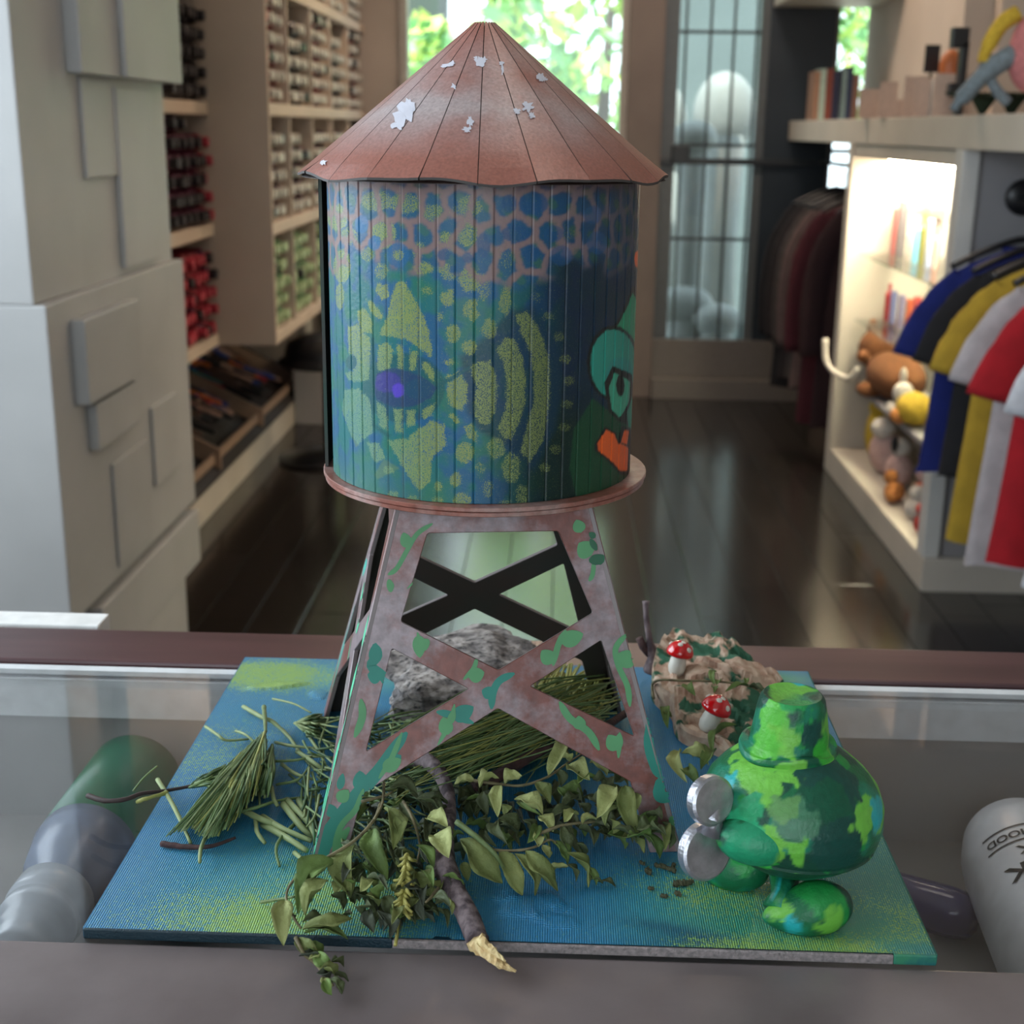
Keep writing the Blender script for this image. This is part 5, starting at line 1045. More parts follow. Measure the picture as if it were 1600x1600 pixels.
def bark():
    m, n, l, p = nt('sandy_stone_paint'); setp(p, .85); tc = n.new('ShaderNodeTexCoord')
    a = n.new('ShaderNodeTexNoise'); a.inputs['Scale'].default_value = 44; a.inputs['Detail'].default_value = 3; a.inputs['Roughness'].default_value = .55; b = n.new('ShaderNodeTexNoise'); b.inputs['Scale'].default_value = 160; b.inputs['Detail'].default_value = 5
    for q in (a, b): l.new(tc.outputs['Object'], q.inputs['Vector'])
    c = n.new('ShaderNodeValToRGB'); e = c.color_ramp.elements; e[0].position = .30; e[0].color = (.32, .18, .12, 1); e[1].position = .62; e[1].color = (.50, .37, .27, 1); l.new(b.outputs['Fac'], c.inputs['Fac'])
    d = n.new('ShaderNodeValToRGB'); e = d.color_ramp.elements; e[0].position = .52; e[0].color = (0, 0, 0, 1); e[1].position = .56; e[1].color = (1, 1, 1, 1); l.new(a.outputs['Fac'], d.inputs['Fac'])
    mx = n.new('ShaderNodeMix'); mx.data_type = 'RGBA'; mx.inputs[7].default_value = (.02, .095, .05, 1); l.new(d.outputs['Color'], mx.inputs[0]); l.new(c.outputs['Color'], mx.inputs[6]); l.new(mx.outputs[2], p.inputs['Base Color'])
    u = n.new('ShaderNodeBump'); u.inputs['Strength'].default_value = .8; u.inputs['Distance'].default_value = .0008; l.new(b.outputs['Fac'], u.inputs['Height']); l.new(u.outputs['Normal'], p.inputs['Normal']); return m
# sandy slab: an uneven height field with ledges, leaning up to the back
rk = [at_z(*p, ZT) for p in [(1028, 1062), (1022, 1110), (1050, 1160), (1075, 1215), (1130, 1205), (1190, 1175), (1225, 1120), (1200, 1085), (1190, 1062)]]
cxr, cyr = .101, .740
def rkh(x, y):
    u = (y-.665)/.135; q = mnoise.noise(Vector((x*30, y*30, 0)))*.006+mnoise.noise(Vector((x*80, y*80, 1)))*.0028+mnoise.noise(Vector((x*210, y*210, 1)))*.0012
    led = .004*round((x*60+y*35+mnoise.noise(Vector((x*40, y*40, 5)))*1.3) % 1)
    return .003+.026*min(1, max(0, u))**1.1+q+led*.8-.010*max(0, (x-.115)/.03)
V, F = [], []; nr_, na_ = 34, 90
for i in range(nr_+1):
    for k in range(na_):
        a = 2*PI*k/na_; R_ = 1+.10*math.sin(3*a+1)+.06*math.sin(7*a)+.05*mnoise.noise(Vector((math.cos(a)*2, math.sin(a)*2, 3)))
        s = min(i/nr_*1.04, 1.0); x = cxr+.0375*R_*s*math.cos(a)-.006*math.sin(a)*s; y = cyr+.060*R_*s*math.sin(a)
        hgt = rkh(x, y)*(1 if i < nr_-1 else (.8 if i == nr_-1 else 0)); V.append((x-cxr, y-cyr, max(hgt, 0)))
for i in range(nr_):
    for k in range(na_): k2 = (k+1) % na_; F.append((i*na_+k, (i+1)*na_+k, (i+1)*na_+k2, i*na_+k2))
F.append(tuple(range(nr_*na_, (nr_+1)*na_))[::-1])
o = obj('sandy_rock', (V, F), bark(), loc=(cxr, cyr, ZT-.0005)); tag(o, 'flaky sandy coloured rock painted with green patches, behind the green toy', 'rock')
capr, stemm = mat('glossy_red_cap', (.60, .006, .010), .12, coat=.8, c2=(.52, .005, .008)), mat('mushroom_white', (.68, .66, .58), .4)
def mushroom(px, py, z, tx, tyy, lab, s=1.0):
    p = at_z(px, py, z); t = empty('toy_mushroom', p, lab, 'mushroom'); q = Vector((0, 0, 1)).rotation_difference(Vector((tx, tyy, 1)).normalized())
    def tr(vf): return [q @ (v_*s) for v_ in vf[0]], vf[1]
    obj('stem', tr(lathe([(.0028, -.002), (.0046, 0), (.0053, .003), (.0050, .007), (.0040, .012), (.0035, .014)], 24)), stemm, t, smooth=True)
    obj('cap', tr(lathe([(.0035, .0120), (.0075, .0110), (.0084, .0120), (.0082, .0140), (.0066, .0170), (.0040, .0192), (.0015, .0200), (.0003, .0201)], 32)), capr, t, smooth=True)
    for az_, el in [(-1.9, 1.05), (-.9, .62), (.4, .5), (1.6, .6), (2.8, .65), (-1.2, 1.35)]:
        d = Vector((math.cos(el)*math.cos(az_), math.cos(el)*math.sin(az_), math.sin(el))); c = Vector((d.x*.0083, d.y*.0083, .0122+d.z*.0076)); v, f = sphere(.0016, (0, 0, 0), 12, 6, (1, 1, .35)); qq = Vector((0, 0, 1)).rotation_difference(d)
        obj('dot', tr(([qq @ p_+c for p_ in v], f)), stemm, t, smooth=True)
mushroom(1056, 1050, ZT+.018, .16, .05, 'red spotted toy mushroom at the back left of the sandy rock'); mushroom(1104, 1138, ZT+.010, .38, .0, 'red spotted toy mushroom nearer the front of the sandy rock, leaning right', 1.05)

# ================================================================== TWIGS
barkm = mat('twig_bark', (.19, .145, .15), .85, c2=(.05, .034, .04), scale=190, bump=1.0, bscale=300, ramp=(.38, .60), stretch=(1, 1, .4)); barkr = mat('red_twig_bark', (.07, .032, .03), .8, c2=(.025, .012, .012), scale=150, bump=.8); wood = mat('broken_wood', (.72, .58, .30), .7, c2=(.50, .33, .14), scale=260, stretch=(1, 1, 1), bump=.6)
def zpath(L): return smooth_path([at_z(px, py, ZT+h) for px, py, h in L], 5)
def stick(name, L, R, m, lab, cat='twig', n=12, jit=.10, tip=None):
    P = zpath(L); r = [R[0]+(R[-1]-R[0])*i/(len(P)-1) for i in range(len(P))] if len(R) == 2 else list(np.interp(np.linspace(0, 1, len(P)), np.linspace(0, 1, len(R)), R))
    t = empty(name, P[0], lab, cat); v, f = tube(P, r, n, jit, len(P)); obj('stem', ([p-P[0] for p in v], f), m, t, smooth=True)
    return t, P[0]
t, o0 = stick('thick_branch', [(636, 1188, .018), (664, 1188, .022), (688, 1210, .022), (702, 1250, .018), (698, 1300, .016), (692, 1345, .014), (712, 1395, .010), (735, 1440, .007), (747, 1472, .0055)], [.0030, .0042, .0036, .0032, .0034, .0056, .0050, .0047, .0048], barkm, 'thick purplish branch with a broken splintered end hanging over the front of the canvas', 'branch', 16, .10)
for L, R in [([(742, 1470, .0055), (760, 1490, .0045), (783, 1507, .003), (806, 1518, .002)], [.0038, .0027, .0018, .0005]), ([(750, 1468, .008), (770, 1486, .007), (790, 1502, .005)], [.0026, .0016, .0004])]:
    P = zpath(L); r = list(np.interp(np.linspace(0, 1, len(P)), np.linspace(0, 1, 4 if len(R) == 4 else 3), R)); v, f = tube(P, r, 7, .3, 5); obj('splinter', ([p-o0 for p in v], f), wood, t)
P = zpath([(688, 1352, .014), (676, 1368, .014), (668, 1364, .016)]); v, f = tube(P, .0018, 8, .2); obj('knot', ([p-o0 for p in v], f), barkm, t)
P = zpath([(690, 1340, .016), (692, 1330, .018)]); v, f = tube(P, .0030, 10); obj('scar', ([p-o0 for p in v], f), mat('scar_wood', (.30, .12, .07), .7), t)
stick('dark_twig', [(740, 1232, .012), (779, 1212, .016), (824, 1185, .018), (862, 1168, .018), (905, 1158, .014), (945, 1136, .010), (990, 1106, .006)], [.0034, .0030, .0026, .002], barkr, 'long dark reddish twig lying across the grass under the water tower')
P = [at_y(px, py, .782) for px, py in [(1012, 1050), (1021, 1030), (1016, 1008), (1013, 990), (1010, 964), (1009, 940)]]
t = empty('upright_twig', P[0], 'thin bare twig standing upright beside the right leg of the water tower', 'twig')
SPt = smooth_path(P, 5); v, f = tube(SPt, list(np.interp(np.linspace(0, 1, len(SPt)), [0, .25, .5, .95, 1], [.0038, .0042, .0020, .0017, .0024])), 10, .15, 2); obj('stem', ([p-P[0] for p in v], f), barkm, t, smooth=True)
Q = [at_y(px, py, .782) for px, py in [(1016, 1022), (1005, 1010), (999, 997)]]; v, f = tube(Q, [.003, .0024, .0022], 8, .15); obj('side_stub', ([p-P[0] for p in v], f), barkr, t, smooth=True)

# ================================================================== LEAVES, NEEDLES, STEMS
def leafmat(n_, c_, c2): return mat(n_, c_, .72, c2=c2, scale=90, bump=.7, bscale=420, sheen=.0)
LFM = [leafmat('dry_leaf_olive', (.21, .24, .075), (.13, .165, .045)), leafmat('dry_leaf_pale', (.36, .39, .15), (.25, .28, .09)), leafmat('dry_leaf_dark', (.085, .11, .04), (.045, .06, .022)), leafmat('dry_leaf_green', (.14, .22, .05), (.08, .13, .03)), leafmat('dry_leaf_grey', (.07, .085, .055), (.035, .045, .03))]
for m_ in LFM:
    p_ = m_.node_tree.nodes['Principled BSDF']; p_.inputs['Subsurface Weight'].default_value = 0
def leaf_geo(A, B, wd, curl, bulge, seed, flipn=1):
    """a leaf blade from stem point A to tip B; two curled halves either side of a creased midrib, with real thickness"""
    rd = random.Random(seed); n = 11; ax = B-A; L = ax.length; t_ = ax.normalized(); side = t_.cross(Vector((0, 0, 1))); side = side.normalized() if side.length > 1e-4 else Vector((1, 0, 0))
    roll = rd.uniform(-.75, .75)*curl; nrm = side.cross(t_); side = (side*math.cos(roll)+nrm*math.sin(roll)).normalized(); nrm = side.cross(t_); top_, V, F = [], [], []
    bend = rd.uniform(-.18, .18)*L; tw_ = rd.uniform(-1.7, 1.7)*curl; ph = rd.uniform(0, 6)
    for i in range(n+1):
        s = i/n; w_ = wd/2*(math.sin(PI*s**.82)**.75 if 0 < s < 1 else .04); c = A+ax*s+nrm*(bulge*math.sin(PI*s))+side*(bend*math.sin(PI*s)); a = tw_*(s-.5); sd = side*math.cos(a)+nrm*math.sin(a); nm = nrm*math.cos(a)-side*math.sin(a)
        for j, q in enumerate((-1, -.5, 0, .5, 1)):
            up = (abs(q)**1.5)*w_*(.30+.8*curl)+(.20*w_*math.sin(9*s+ph+q*2)*abs(q))+w_*.45*mnoise.noise(Vector((s*4, q*1.6, seed*1.7))); V.append(c+sd*(q*w_*(1-.18*curl*abs(q)))+nm*up-nm*(.0003 if q == 0 else 0))
    m = len(V); V += [p-nrm*.00022 for p in V]
    for i in range(n):
        for j in range(4): b = i*5+j; F += [(b, b+1, b+6, b+5), (m+b, m+b+5, m+b+6, m+b+1)]
        F += [(i*5, i*5+5, m+i*5+5, m+i*5), (i*5+4, m+i*5+4, m+i*5+9, i*5+9)]
    return V, F
lid = [0]
def leaf(par, o0, bx_, by_, tx_, ty_, w_px, h0, h1, k=0, curl=.6, name='leaf'):
    lid[0] += 1; A = at_z(bx_, by_, ZT+h0); B = at_z(tx_, ty_, ZT+h1); d = (A-CAM).length; w_ = w_px*1.3/FPX*d
    V, F = leaf_geo(A, B, w_, curl, (B-A).length*.14, lid[0]); return obj(name, ([p-o0 for p in V], F), LFM[k], par, smooth=True)
def stemline(par, o0, L, r, m, name='stem'): P = zpath(L); v, f = tube(P, list(np.linspace(r, r*.6, len(P))), 6, .1); return obj(name, ([p-o0 for p in v], f), m, par, smooth=True)
stm = mat('dry_stem', (.20, .17, .085), .7, c2=(.11, .09, .045), scale=200); stg = mat('green_stem', (.17, .23, .09), .6, c2=(.10, .15, .05), scale=200)
c5 = lambda X, Y: (620+X/3.3333, 1140+Y/3.3333); c4 = lambda X, Y: (400+X/4, 1180+Y/4)
def sprig(name, anchor, lab): o0 = at_z(*anchor, ZT); return empty(name, o0, lab, 'leafy sprig'), Vector(o0)
# 1: front sprig curving over the left leg foot
t, o0 = sprig('leafy_sprig', (470, 1330), 'leafy dried sprig curving round the front left leg of the water tower')
stemline(t, o0, [(*c4(780, 300), .03), (*c4(740, 400), .03), (*c4(620, 530), .026), (*c4(460, 630), .022), (*c4(320, 710), .018), (*c4(220, 800), .014), (*c4(190, 900), .010), (*c4(240, 1020), .008), (*c4(280, 1080), .007)], .0009, stm)
stemline(t, o0, [(*c4(30, 920), .002), (*c4(120, 905), .004), (*c4(240, 885), .008)], .0008, stg)
for b_, e_, w_, k, h0, h1 in [((620, 560), (590, 890), 34, 0, .024, .008), ((480, 650), (280, 870), 32, 3, .022, .012), ((450, 780), (305, 1000), 30, 0, .018, .008), ((335, 735), (270, 850), 24, 3, .018, .012), ((440, 700), (260, 990), 26, 3, .016, .006), ((180, 905), (172, 1190), 27, 1, .012, .002), ((200, 990), (240, 1030), 10, 4, .010, .006), ((290, 1085), (600, 1020), 22, 0, .008, .008), ((300, 1110), (575, 1150), 18, 3, .007, .004), ((290, 1040), (470, 1050), 14, 2, .008, .004), ((500, 740), (590, 890), 22, 0, .016, .008), ((560, 790), (500, 880), 18, 1, .012, .008)]:
    leaf(t, o0, *c4(*b_), *c4(*e_), w_, h0, h1, k, .55)
# 2: sprig tip hanging over the front edge
t, o0 = sprig('leafy_sprig', (490, 1480), 'shrivelled leafy sprig tip hanging over the front edge of the canvas at left')
stemline(t, o0, [(*c4(250, 1140), .006), (*c4(290, 1230), .004), (*c4(370, 1300), .0), (*c4(430, 1370), -.002), (*c4(480, 1440), -.003)], .0010, stm)
for b_, e_, w_, k in [((250, 1150), (400, 1300), 20, 0), ((380, 1230), (490, 1370), 20, 3), ((270, 1250), (420, 1340), 16, 4), ((400, 1330), (510, 1390), 18, 0), ((380, 1360), (460, 1400), 15, 4), ((430, 1400), (475, 1500), 15, 3), ((460, 1400), (540, 1490), 15, 2), ((470, 1290), (550, 1320), 12, 2), ((300, 1180), (420, 1250), 16, 3), ((490, 1370), (580, 1410), 7, 2), ((330, 1270), (400, 1310), 14, 1), ((410, 1420), (440, 1450), 12, 1)]:
    leaf(t, o0, *c4(*b_), *c4(*e_), w_, .005-.000008*(b_[1]-1100)*1.0, -.0015 if e_[1] > 1230 else .003, k, .9)
# 3: heap of leaves at the centre front
t, o0 = sprig('leafy_sprig', (620, 1360), 'tangled heap of dried leaves at the centre front, left of the thick branch')
for b_, e_, w_, k, h0, h1 in [((730, 460), (820, 780), 30, 3, .028, .014), ((800, 330), (860, 590), 26, 0, .032, .022), ((870, 380), (905, 540), 13, 0, .032, .022), ((840, 200), (1010, 250), 22, 2, .032, .03), ((1000, 270), (1170, 370), 20, 2, .03, .026), ((1060, 300), (1200, 300), 18, 2, .03, .026),
     ((1065, 400), (1200, 450), 24, 1, .034, .034), ((1110, 500), (1205, 640), 32, 1, .03, .026), ((650, 850), (760, 800), 20, 1, .014, .014), ((690, 870), (770, 940), 18, 0, .014, .008), ((600, 985), (560, 1020), 12, 2, .006, .003), ((715, 960), (735, 1110), 18, 4, .010, .003), ((790, 990), (835, 1150), 18, 4, .010, .003), ((760, 970), (800, 1100), 12, 4, .012, .003),
     ((870, 1040), (960, 1000), 16, 3, .008, .006), ((1010, 730), (1085, 880), 30, 0, .016, .010), ((1000, 560), (1110, 720), 14, 3, .022, .014), ((1060, 530), (1130, 620), 11, 3, .022, .016), ((900, 300), (1030, 450), 14, 2, .03, .026), ((1090, 900), (1180, 780), 14, 0, .010, .012), ((960, 960), (1000, 880), 22, 0, .008, .010), ((880, 1080), (950, 960), 18, 3, .006, .006), ((1130, 960), (1040, 1000), 20, 2, .006, .004), ((470, 870), (545, 970), 18, 2, .010, .004), ((800, 880), (850, 1000), 20, 2, .012, .006), ((620, 860), (690, 930), 20, 2, .012, .006), ((540, 850), (620, 930), 20, 2, .010, .004), ((1180, 850), (1120, 930), 18, 2, .010, .008), ((660, 620), (720, 700), 16, 2, .02, .014), ((870, 640), (900, 780), 16, 2, .018, .012)]:
    leaf(t, o0, *c4(*b_), *c4(*e_), w_, h0, h1, k, .6)
for L in [[(920, 290), (980, 400), (1025, 560), (1005, 670)], [(800, 170), (790, 300), (740, 400)], [(660, 290), (800, 255), (850, 230)], [(1140, 830), (1090, 890), (1060, 920)]]: stemline(t, o0, [(*c4(*p), .032 if p[1] < 500 else .014) for p in L], .0008, stm)
# yellow flowery stalk
t, o0 = sprig('seed_stalk', (618, 1470), 'yellow green knobbly seed stalk hanging down over the front of the canvas'); t['category'] = 'stalk'
ym = mat('yellow_stalk', (.42, .38, .10), .6, c2=(.26, .25, .06), scale=150)
stemline(t, o0, [(*c4(945, 620), .024), (*c4(925, 750), .018), (*c4(915, 850), .014), (*c4(895, 960), .008), (*c4(885, 1100), .003), (*c4(870, 1190), .0005)], .0013, ym)
for k in range(26):
    y0 = 620+k*14; x0 = 945-(y0-620)*.10; s = 1 if k % 2 else -1; e = (x0+s*random.uniform(30, 70), y0+random.uniform(20, 90)); stemline(t, o0, [(*c4(x0, y0), .024-(y0-620)*.00004), (*c4((x0+e[0])/2, (y0+e[1])/2+8), .024-(y0-620)*.00004), (*c4(*e), .020-(y0-620)*.00003)], .0010, ym, 'side_stalk')
# 4: row of leaves along the front right of the branch
t, o0 = sprig('leafy_sprig', (800, 1330), 'leafy dried sprig trailing to the right of the thick branch over the blue canvas')
stemline(t, o0, [(*c5(410, 615), .020), (*c5(560, 632), .018), (*c5(700, 618), .018), (*c5(790, 575), .018), (*c5(830, 590), .018)], .0008, stm); stemline(t, o0, [(*c5(310, 480), .03), (*c5(440, 580), .026), (*c5(520, 660), .020), (*c5(580, 770), .008)], .0014, stg); stemline(t, o0, [(*c5(700, 560), .02), (*c5(860, 500), .022), (*c5(1030, 480), .02)], .0009, stm)
for b_, e_, w_, k, h0, h1 in [((330, 570), (550, 800), 36, 0, .022, .006), ((430, 620), (530, 700), 18, 2, .018, .010), ((530, 635), (655, 862), 27, 0, .018, .002), ((615, 645), (720, 865), 22, 0, .017, .002), ((670, 630), (840, 840), 26, 0, .018, .002), ((810, 580), (890, 700), 18, 3, .018, .008), ((790, 750), (892, 710), 14, 1, .006, .010), ((890, 640), (1000, 820), 18, 0, .016, .002), ((980, 720), (1040, 810), 12, 3, .008, .002), ((740, 450), (815, 530), 20, 1, .024, .02), ((870, 480), (948, 440), 18, 1, .024, .024), ((740, 610), (718, 540), 15, 1, .018, .02), ((760, 600), (795, 670), 12, 1, .016, .010), ((860, 500), (905, 650), 17, 2, .022, .012), ((965, 490), (1040, 465), 15, 1, .022, .022), ((890, 700), (935, 790), 13, 2, .010, .002), ((940, 590), (975, 660), 12, 2, .016, .008), ((680, 590), (735, 500), 15, 3, .02, .02), ((345, 690), (370, 790), 14, 0, .012, .006), ((1000, 780), (1075, 800), 10, 2, .004, .002), ((1060, 790), (1140, 815), 8, 2, .003, .001), ((870, 520), (990, 690), 12, 2, .016, .004)]:
    leaf(t, o0, *c5(*b_), *c5(*e_), w_, h0, h1, k, .5)
# 5: middle sprig in front of the grass
t, o0 = sprig('leafy_sprig', (800, 1230), 'pale dried leafy sprig in the middle, under the front arch of the water tower')
stemline(t, o0, [(*c5(400, 265), .030), (*c5(540, 285), .03), (*c5(660, 290), .03), (*c5(790, 245), .03), (*c5(880, 180), .03), (*c5(960, 130), .03)], .0008, stm)
for b_, e_, w_, k, h0, h1 in [((405, 262), (300, 285), 16, 1, .030, .028), ((430, 300), (530, 250), 26, 1, .03, .034), ((560, 285), (652, 240), 22, 1, .03, .034), ((535, 290), (525, 455), 19, 1, .032, .024), ((760, 440), (612, 360), 24, 1, .026, .030), ((720, 275), (798, 385), 19, 0, .03, .022), ((790, 240), (845, 40), 21, 1, .03, .038), ((850, 130), (900, 165), 20, 1, .034, .03), ((890, 185), (1005, 262), 28, 1, .03, .028), ((940, 280), (1060, 262), 16, 3, .028, .026), ((1010, 160), (1095, 240), 22, 1, .03, .026), ((530, 460), (625, 560), 28, 2, .022, .014), ((450, 320), (470, 450), 16, 2, .026, .018), ((820, 205), (855, 300), 15, 2, .03, .022), ((838, 300), (870, 370), 12, 3, .026, .02), ((860, 400), (945, 355), 16, 2, .022, .022), ((440, 460), (480, 500), 14, 2, .022, .018), ((600, 400), (560, 450), 16, 0, .024, .02)]:
    leaf(t, o0, *c5(*b_), *c5(*e_), w_, h0, h1, k, .55)
# 6: right heap beside the front right leg
t, o0 = sprig('leafy_sprig', (990, 1270), 'dense heap of dried green leaves against the front right leg of the water tower')
for b_, e_, w_, k, h0, h1 in [((1140, 300), (1040, 460), 27, 1, .03, .022), ((1190, 290), (1255, 545), 27, 0, .03, .014), ((1160, 400), (1085, 500), 18, 0, .024, .018), ((1080, 180), (1170, 250), 18, 2, .03, .026), ((1200, 240), (1300, 290), 18, 2, .03, .026), ((1100, 540), (1190, 620), 20, 3, .014, .003), ((1170, 560), (1290, 640), 20, 0, .014, .003), ((1280, 530), (1370, 672), 18, 3, .016, .003), ((1385, 480), (1420, 620), 18, 2, .018, .004), ((1200, 560), (1320, 590), 20, 3, .018, .010), ((1330, 300), (1370, 420), 18, 2, .026, .018), ((1340, 420), (1300, 560), 20, 3, .022, .012), ((1250, 520), (1330, 500), 20, 2, .02, .02), ((1370, 520), (1410, 600), 16, 0, .014, .006), ((1230, 330), (1250, 420), 16, 0, .028, .022), ((1090, 260), (1020, 260), 16, 2, .028, .028), ((1150, 470), (1240, 560), 14, 2, .018, .008), ((1000, 470), (1070, 520), 14, 2, .016, .012), ((1040, 530), (1110, 560), 14, 2, .012, .006), ((1290, 230), (1330, 270), 14, 0, .03, .026)]:
    leaf(t, o0, *c5(*b_), *c5(*e_), w_, h0, h1, k, .6)
rd = random.Random(11)
def fillleaves(par, o0, poly, n, wr, hr, ks, name='leaf', ln=(22, 46)):
    k = 0
    while k < n:
        x = rd.uniform(min(p[0] for p in poly), max(p[0] for p in poly)); y = rd.uniform(min(p[1] for p in poly), max(p[1] for p in poly))
        if not in_poly(x, y, poly): continue
        a = rd.uniform(0, 2*PI) if rd.random() < .4 else rd.uniform(.3, 1.8); L = rd.uniform(*ln); h = rd.uniform(*hr); ex, ey = x+L*math.cos(a), y+L*math.sin(a)*.8
        leaf(par, o0, x, y, ex, ey, rd.uniform(*wr), h, max(.0015, h+rd.uniform(-.012, .004)), rd.choice(ks), .7, name); k += 1
fillleaves(t, o0, [c5(1080, 220), c5(1300, 230), c5(1420, 560), c5(1360, 620), c5(1150, 580), c5(1060, 480)], 34, (9, 20), (.004, .022), [2, 2, 3, 0])
t, o0 = sprig('leaf_litter', (650, 1330), 'dark crumpled leaves lying under the sprigs, between the front legs'); t['category'] = 'leaves'
fillleaves(t, o0, [c4(560, 300), c4(1150, 180), c4(1200, 700), c4(1160, 960), c4(760, 960), c4(520, 900)], 90, (9, 20), (.003, .020), [2, 2, 3, 4, 0])
fillleaves(t, o0, [c5(250, 300), c5(780, 300), c5(1050, 330), c5(1080, 520), c5(700, 560), c5(330, 520)], 70, (9, 19), (.003, .018), [2, 2, 2, 3, 4])
fillleaves(t, o0, [c4(650, 880), c4(1150, 900), c4(1120, 1010), c4(900, 1040), c4(640, 960)], 20, (8, 16), (.002, .006), [2, 2, 4])
# leaves and thin stem on the sandy rock
t, o0 = sprig('thin_stem', (1020, 1062), 'thin leafy stem laid across the sandy rock between the two mushrooms'); c8 = lambda X, Y: (980+X/4.708, 900+Y/4.708)
stemline(t, o0, [(*c8(195, 900), .008), (*c8(185, 800), .012), (*c8(245, 765), .024), (*c8(400, 770), .026), (*c8(640, 775), .027), (*c8(800, 790), .026), (*c8(900, 812), .025), (*c8(1000, 860), .022)], .0009, stm)
for b_, e_, w_, k in [((640, 800), (655, 700), 9, 3), ((655, 800), (690, 770), 8, 3), ((620, 810), (640, 860), 8, 3), ((870, 800), (870, 755), 7, 3), ((890, 805), (720, 850), 9, 3), ((900, 815), (1010, 880), 14, 2), ((440, 800), (500, 880), 14, 3)]: leaf(t, o0, *c8(*b_), *c8(*e_), w_, .027, .027, k, .5)
t, o0 = sprig('leafy_sprig', (1080, 1200), 'bright yellow green curled leaves between the sandy rock and the green toy')
for b_, e_, w_, k in [((800, 1090), (630, 1330), 12, 3), ((390, 1290), (440, 1520), 20, 1), ((400, 1300), (600, 1390), 20, 1), ((600, 1270), (480, 1330), 18, 1), ((620, 1280), (540, 1420), 20, 3), ((240, 960), (300, 1120), 14, 3), ((330, 1030), (260, 1060), 12, 0), ((450, 1400), (520, 1540), 18, 3)]: leaf(t, o0, *c8(*b_), *c8(*e_), w_, .014, .010, k, .8)
# grass and needle bundles ----------------------------------------------------
gm = [mat('dry_grass_green', (.16, .24, .09), .6, c2=(.09, .15, .05)), mat('dry_grass_pale', (.24, .30, .13), .6, c2=(.16, .21, .08)), mat('dry_grass_dark', (.055, .11, .04), .6, c2=(.03, .07, .022)), mat('dry_grass_yellow', (.34, .35, .10), .6, c2=(.22, .24, .06))]
def strands(par, o0, items, name, m, r=.00055, n=4):
    V, F = [], []
    for L in items:
        P = zpath(L) if len(L) < 4 else smooth_path([at_z(px, py, ZT+h) for px, py, h in L], 3); v, f = tube(P, list(np.linspace(r, r*.55, len(P))), n); b = len(V); V += [p-o0 for p in v]; F += [tuple(a+b for a in q) for q in f]
    o = obj(name, (V, F), m, par, smooth=True); o['kind'] = 'stuff'; return o
t, o0 = sprig('grass_bundle', (790, 1150), 'thick bundle of dark green dry grass lying under the water tower'); t['category'] = 'grass'
for gi in range(4):
    it = []
    for k in range([150, 60, 130, 60][gi]):
        s = rd.random(); a = (rd.uniform(780, 970), rd.uniform(1040, 1130)); a = (a[0], a[1]+(970-a[0])*.22); b = (a[0]-rd.uniform(120, 280), a[1]+rd.uniform(40, 110)); h = rd.uniform(.003, .026) if gi != 2 else rd.uniform(.002, .015)
        b = (max(b[0], 560+rd.uniform(0, 60)), min(b[1], 1255)); m_ = ((a[0]+b[0])/2+rd.uniform(-24, 24), (a[1]+b[1])/2+rd.uniform(-26, 14)); it.append([(a[0], a[1], h), (*m_, h+.004), (*b, max(.002, h-.004))])
    strands(t, o0, it, 'grass_blades', gm[gi], .0006 if gi != 3 else .0005)
it = [];
for k in range(150): x = rd.uniform(850, 950); y = rd.uniform(1035, 1110); it.append([(x, y, .012), (x-rd.uniform(0, 30), y+rd.uniform(15, 40), .018), (x-rd.uniform(10, 60), y+rd.uniform(30, 80), .014)])
strands(t, o0, it, 'grass_heads', gm[3], .0009)
t, o0 = sprig('grass_bundle', (560, 1230), 'pale green dry grass scattered behind the front left leg of the water tower'); t['category'] = 'grass'
for gi, n_ in ((1, 90), (0, 70), (2, 50)):
    it = []
    for k in range(n_):
        x = rd.uniform(470, 640); y = rd.uniform(1120, 1330)
        if y > 1290 and x < 520: continue
        a = rd.choice([rd.uniform(.2, .9), rd.uniform(1.2, 1.9), rd.uniform(-.5, .2)]); L = rd.uniform(30, 85); h = rd.uniform(.002, .012); it.append([(x, y, h), (x+L*.5*math.cos(a)+rd.uniform(-5, 5), y+L*.5*math.sin(a), h+.002), (x+L*math.cos(a), y+L*math.sin(a)*.8, max(.001, h-.003))])
    strands(t, o0, it, 'grass_blades', gm[gi], .0008)
c6 = lambda X, Y: (240+X/5, 1070+Y/5)
def needles(name, lab, apex, ends, n, mats_, spread, hz=(.004, .016), stem=None, sm_=None):
    t, o0 = sprig(name, c6(*apex), lab); t['category'] = 'needle sprig'
    if stem: stemline(t, o0, stem, .0014, sm_ or stg)
    for mi_, m_ in enumerate(mats_):
        it = []
        for k in range(n//len(mats_)):
            e = ends[rd.randrange(len(ends)-1)]; e2 = ends[min(ends.index(e)+1, len(ends)-1)]; q = rd.random(); E_ = (e[0]*(1-q)+e2[0]*q, e[1]*(1-q)+e2[1]*q); s0 = rd.uniform(0, .45); s1 = rd.uniform(.65, 1.0)
            A = (apex[0]+(E_[0]-apex[0])*s0+rd.uniform(-spread, spread)*s0, apex[1]+(E_[1]-apex[1])*s0+rd.uniform(-spread, spread)*s0); B = (apex[0]+(E_[0]-apex[0])*s1+rd.uniform(-spread, spread)*.4, apex[1]+(E_[1]-apex[1])*s1); h = rd.uniform(*hz); mid = ((A[0]+B[0])/2+rd.uniform(-24, 24), (A[1]+B[1])/2+rd.uniform(-20, 20))
            it.append([(*c6(*A), h), (*c6(*mid), h+.003), (*c6(*B), max(.001, h-.004))])
        strands(t, o0, it, 'needles', m_, .00072)
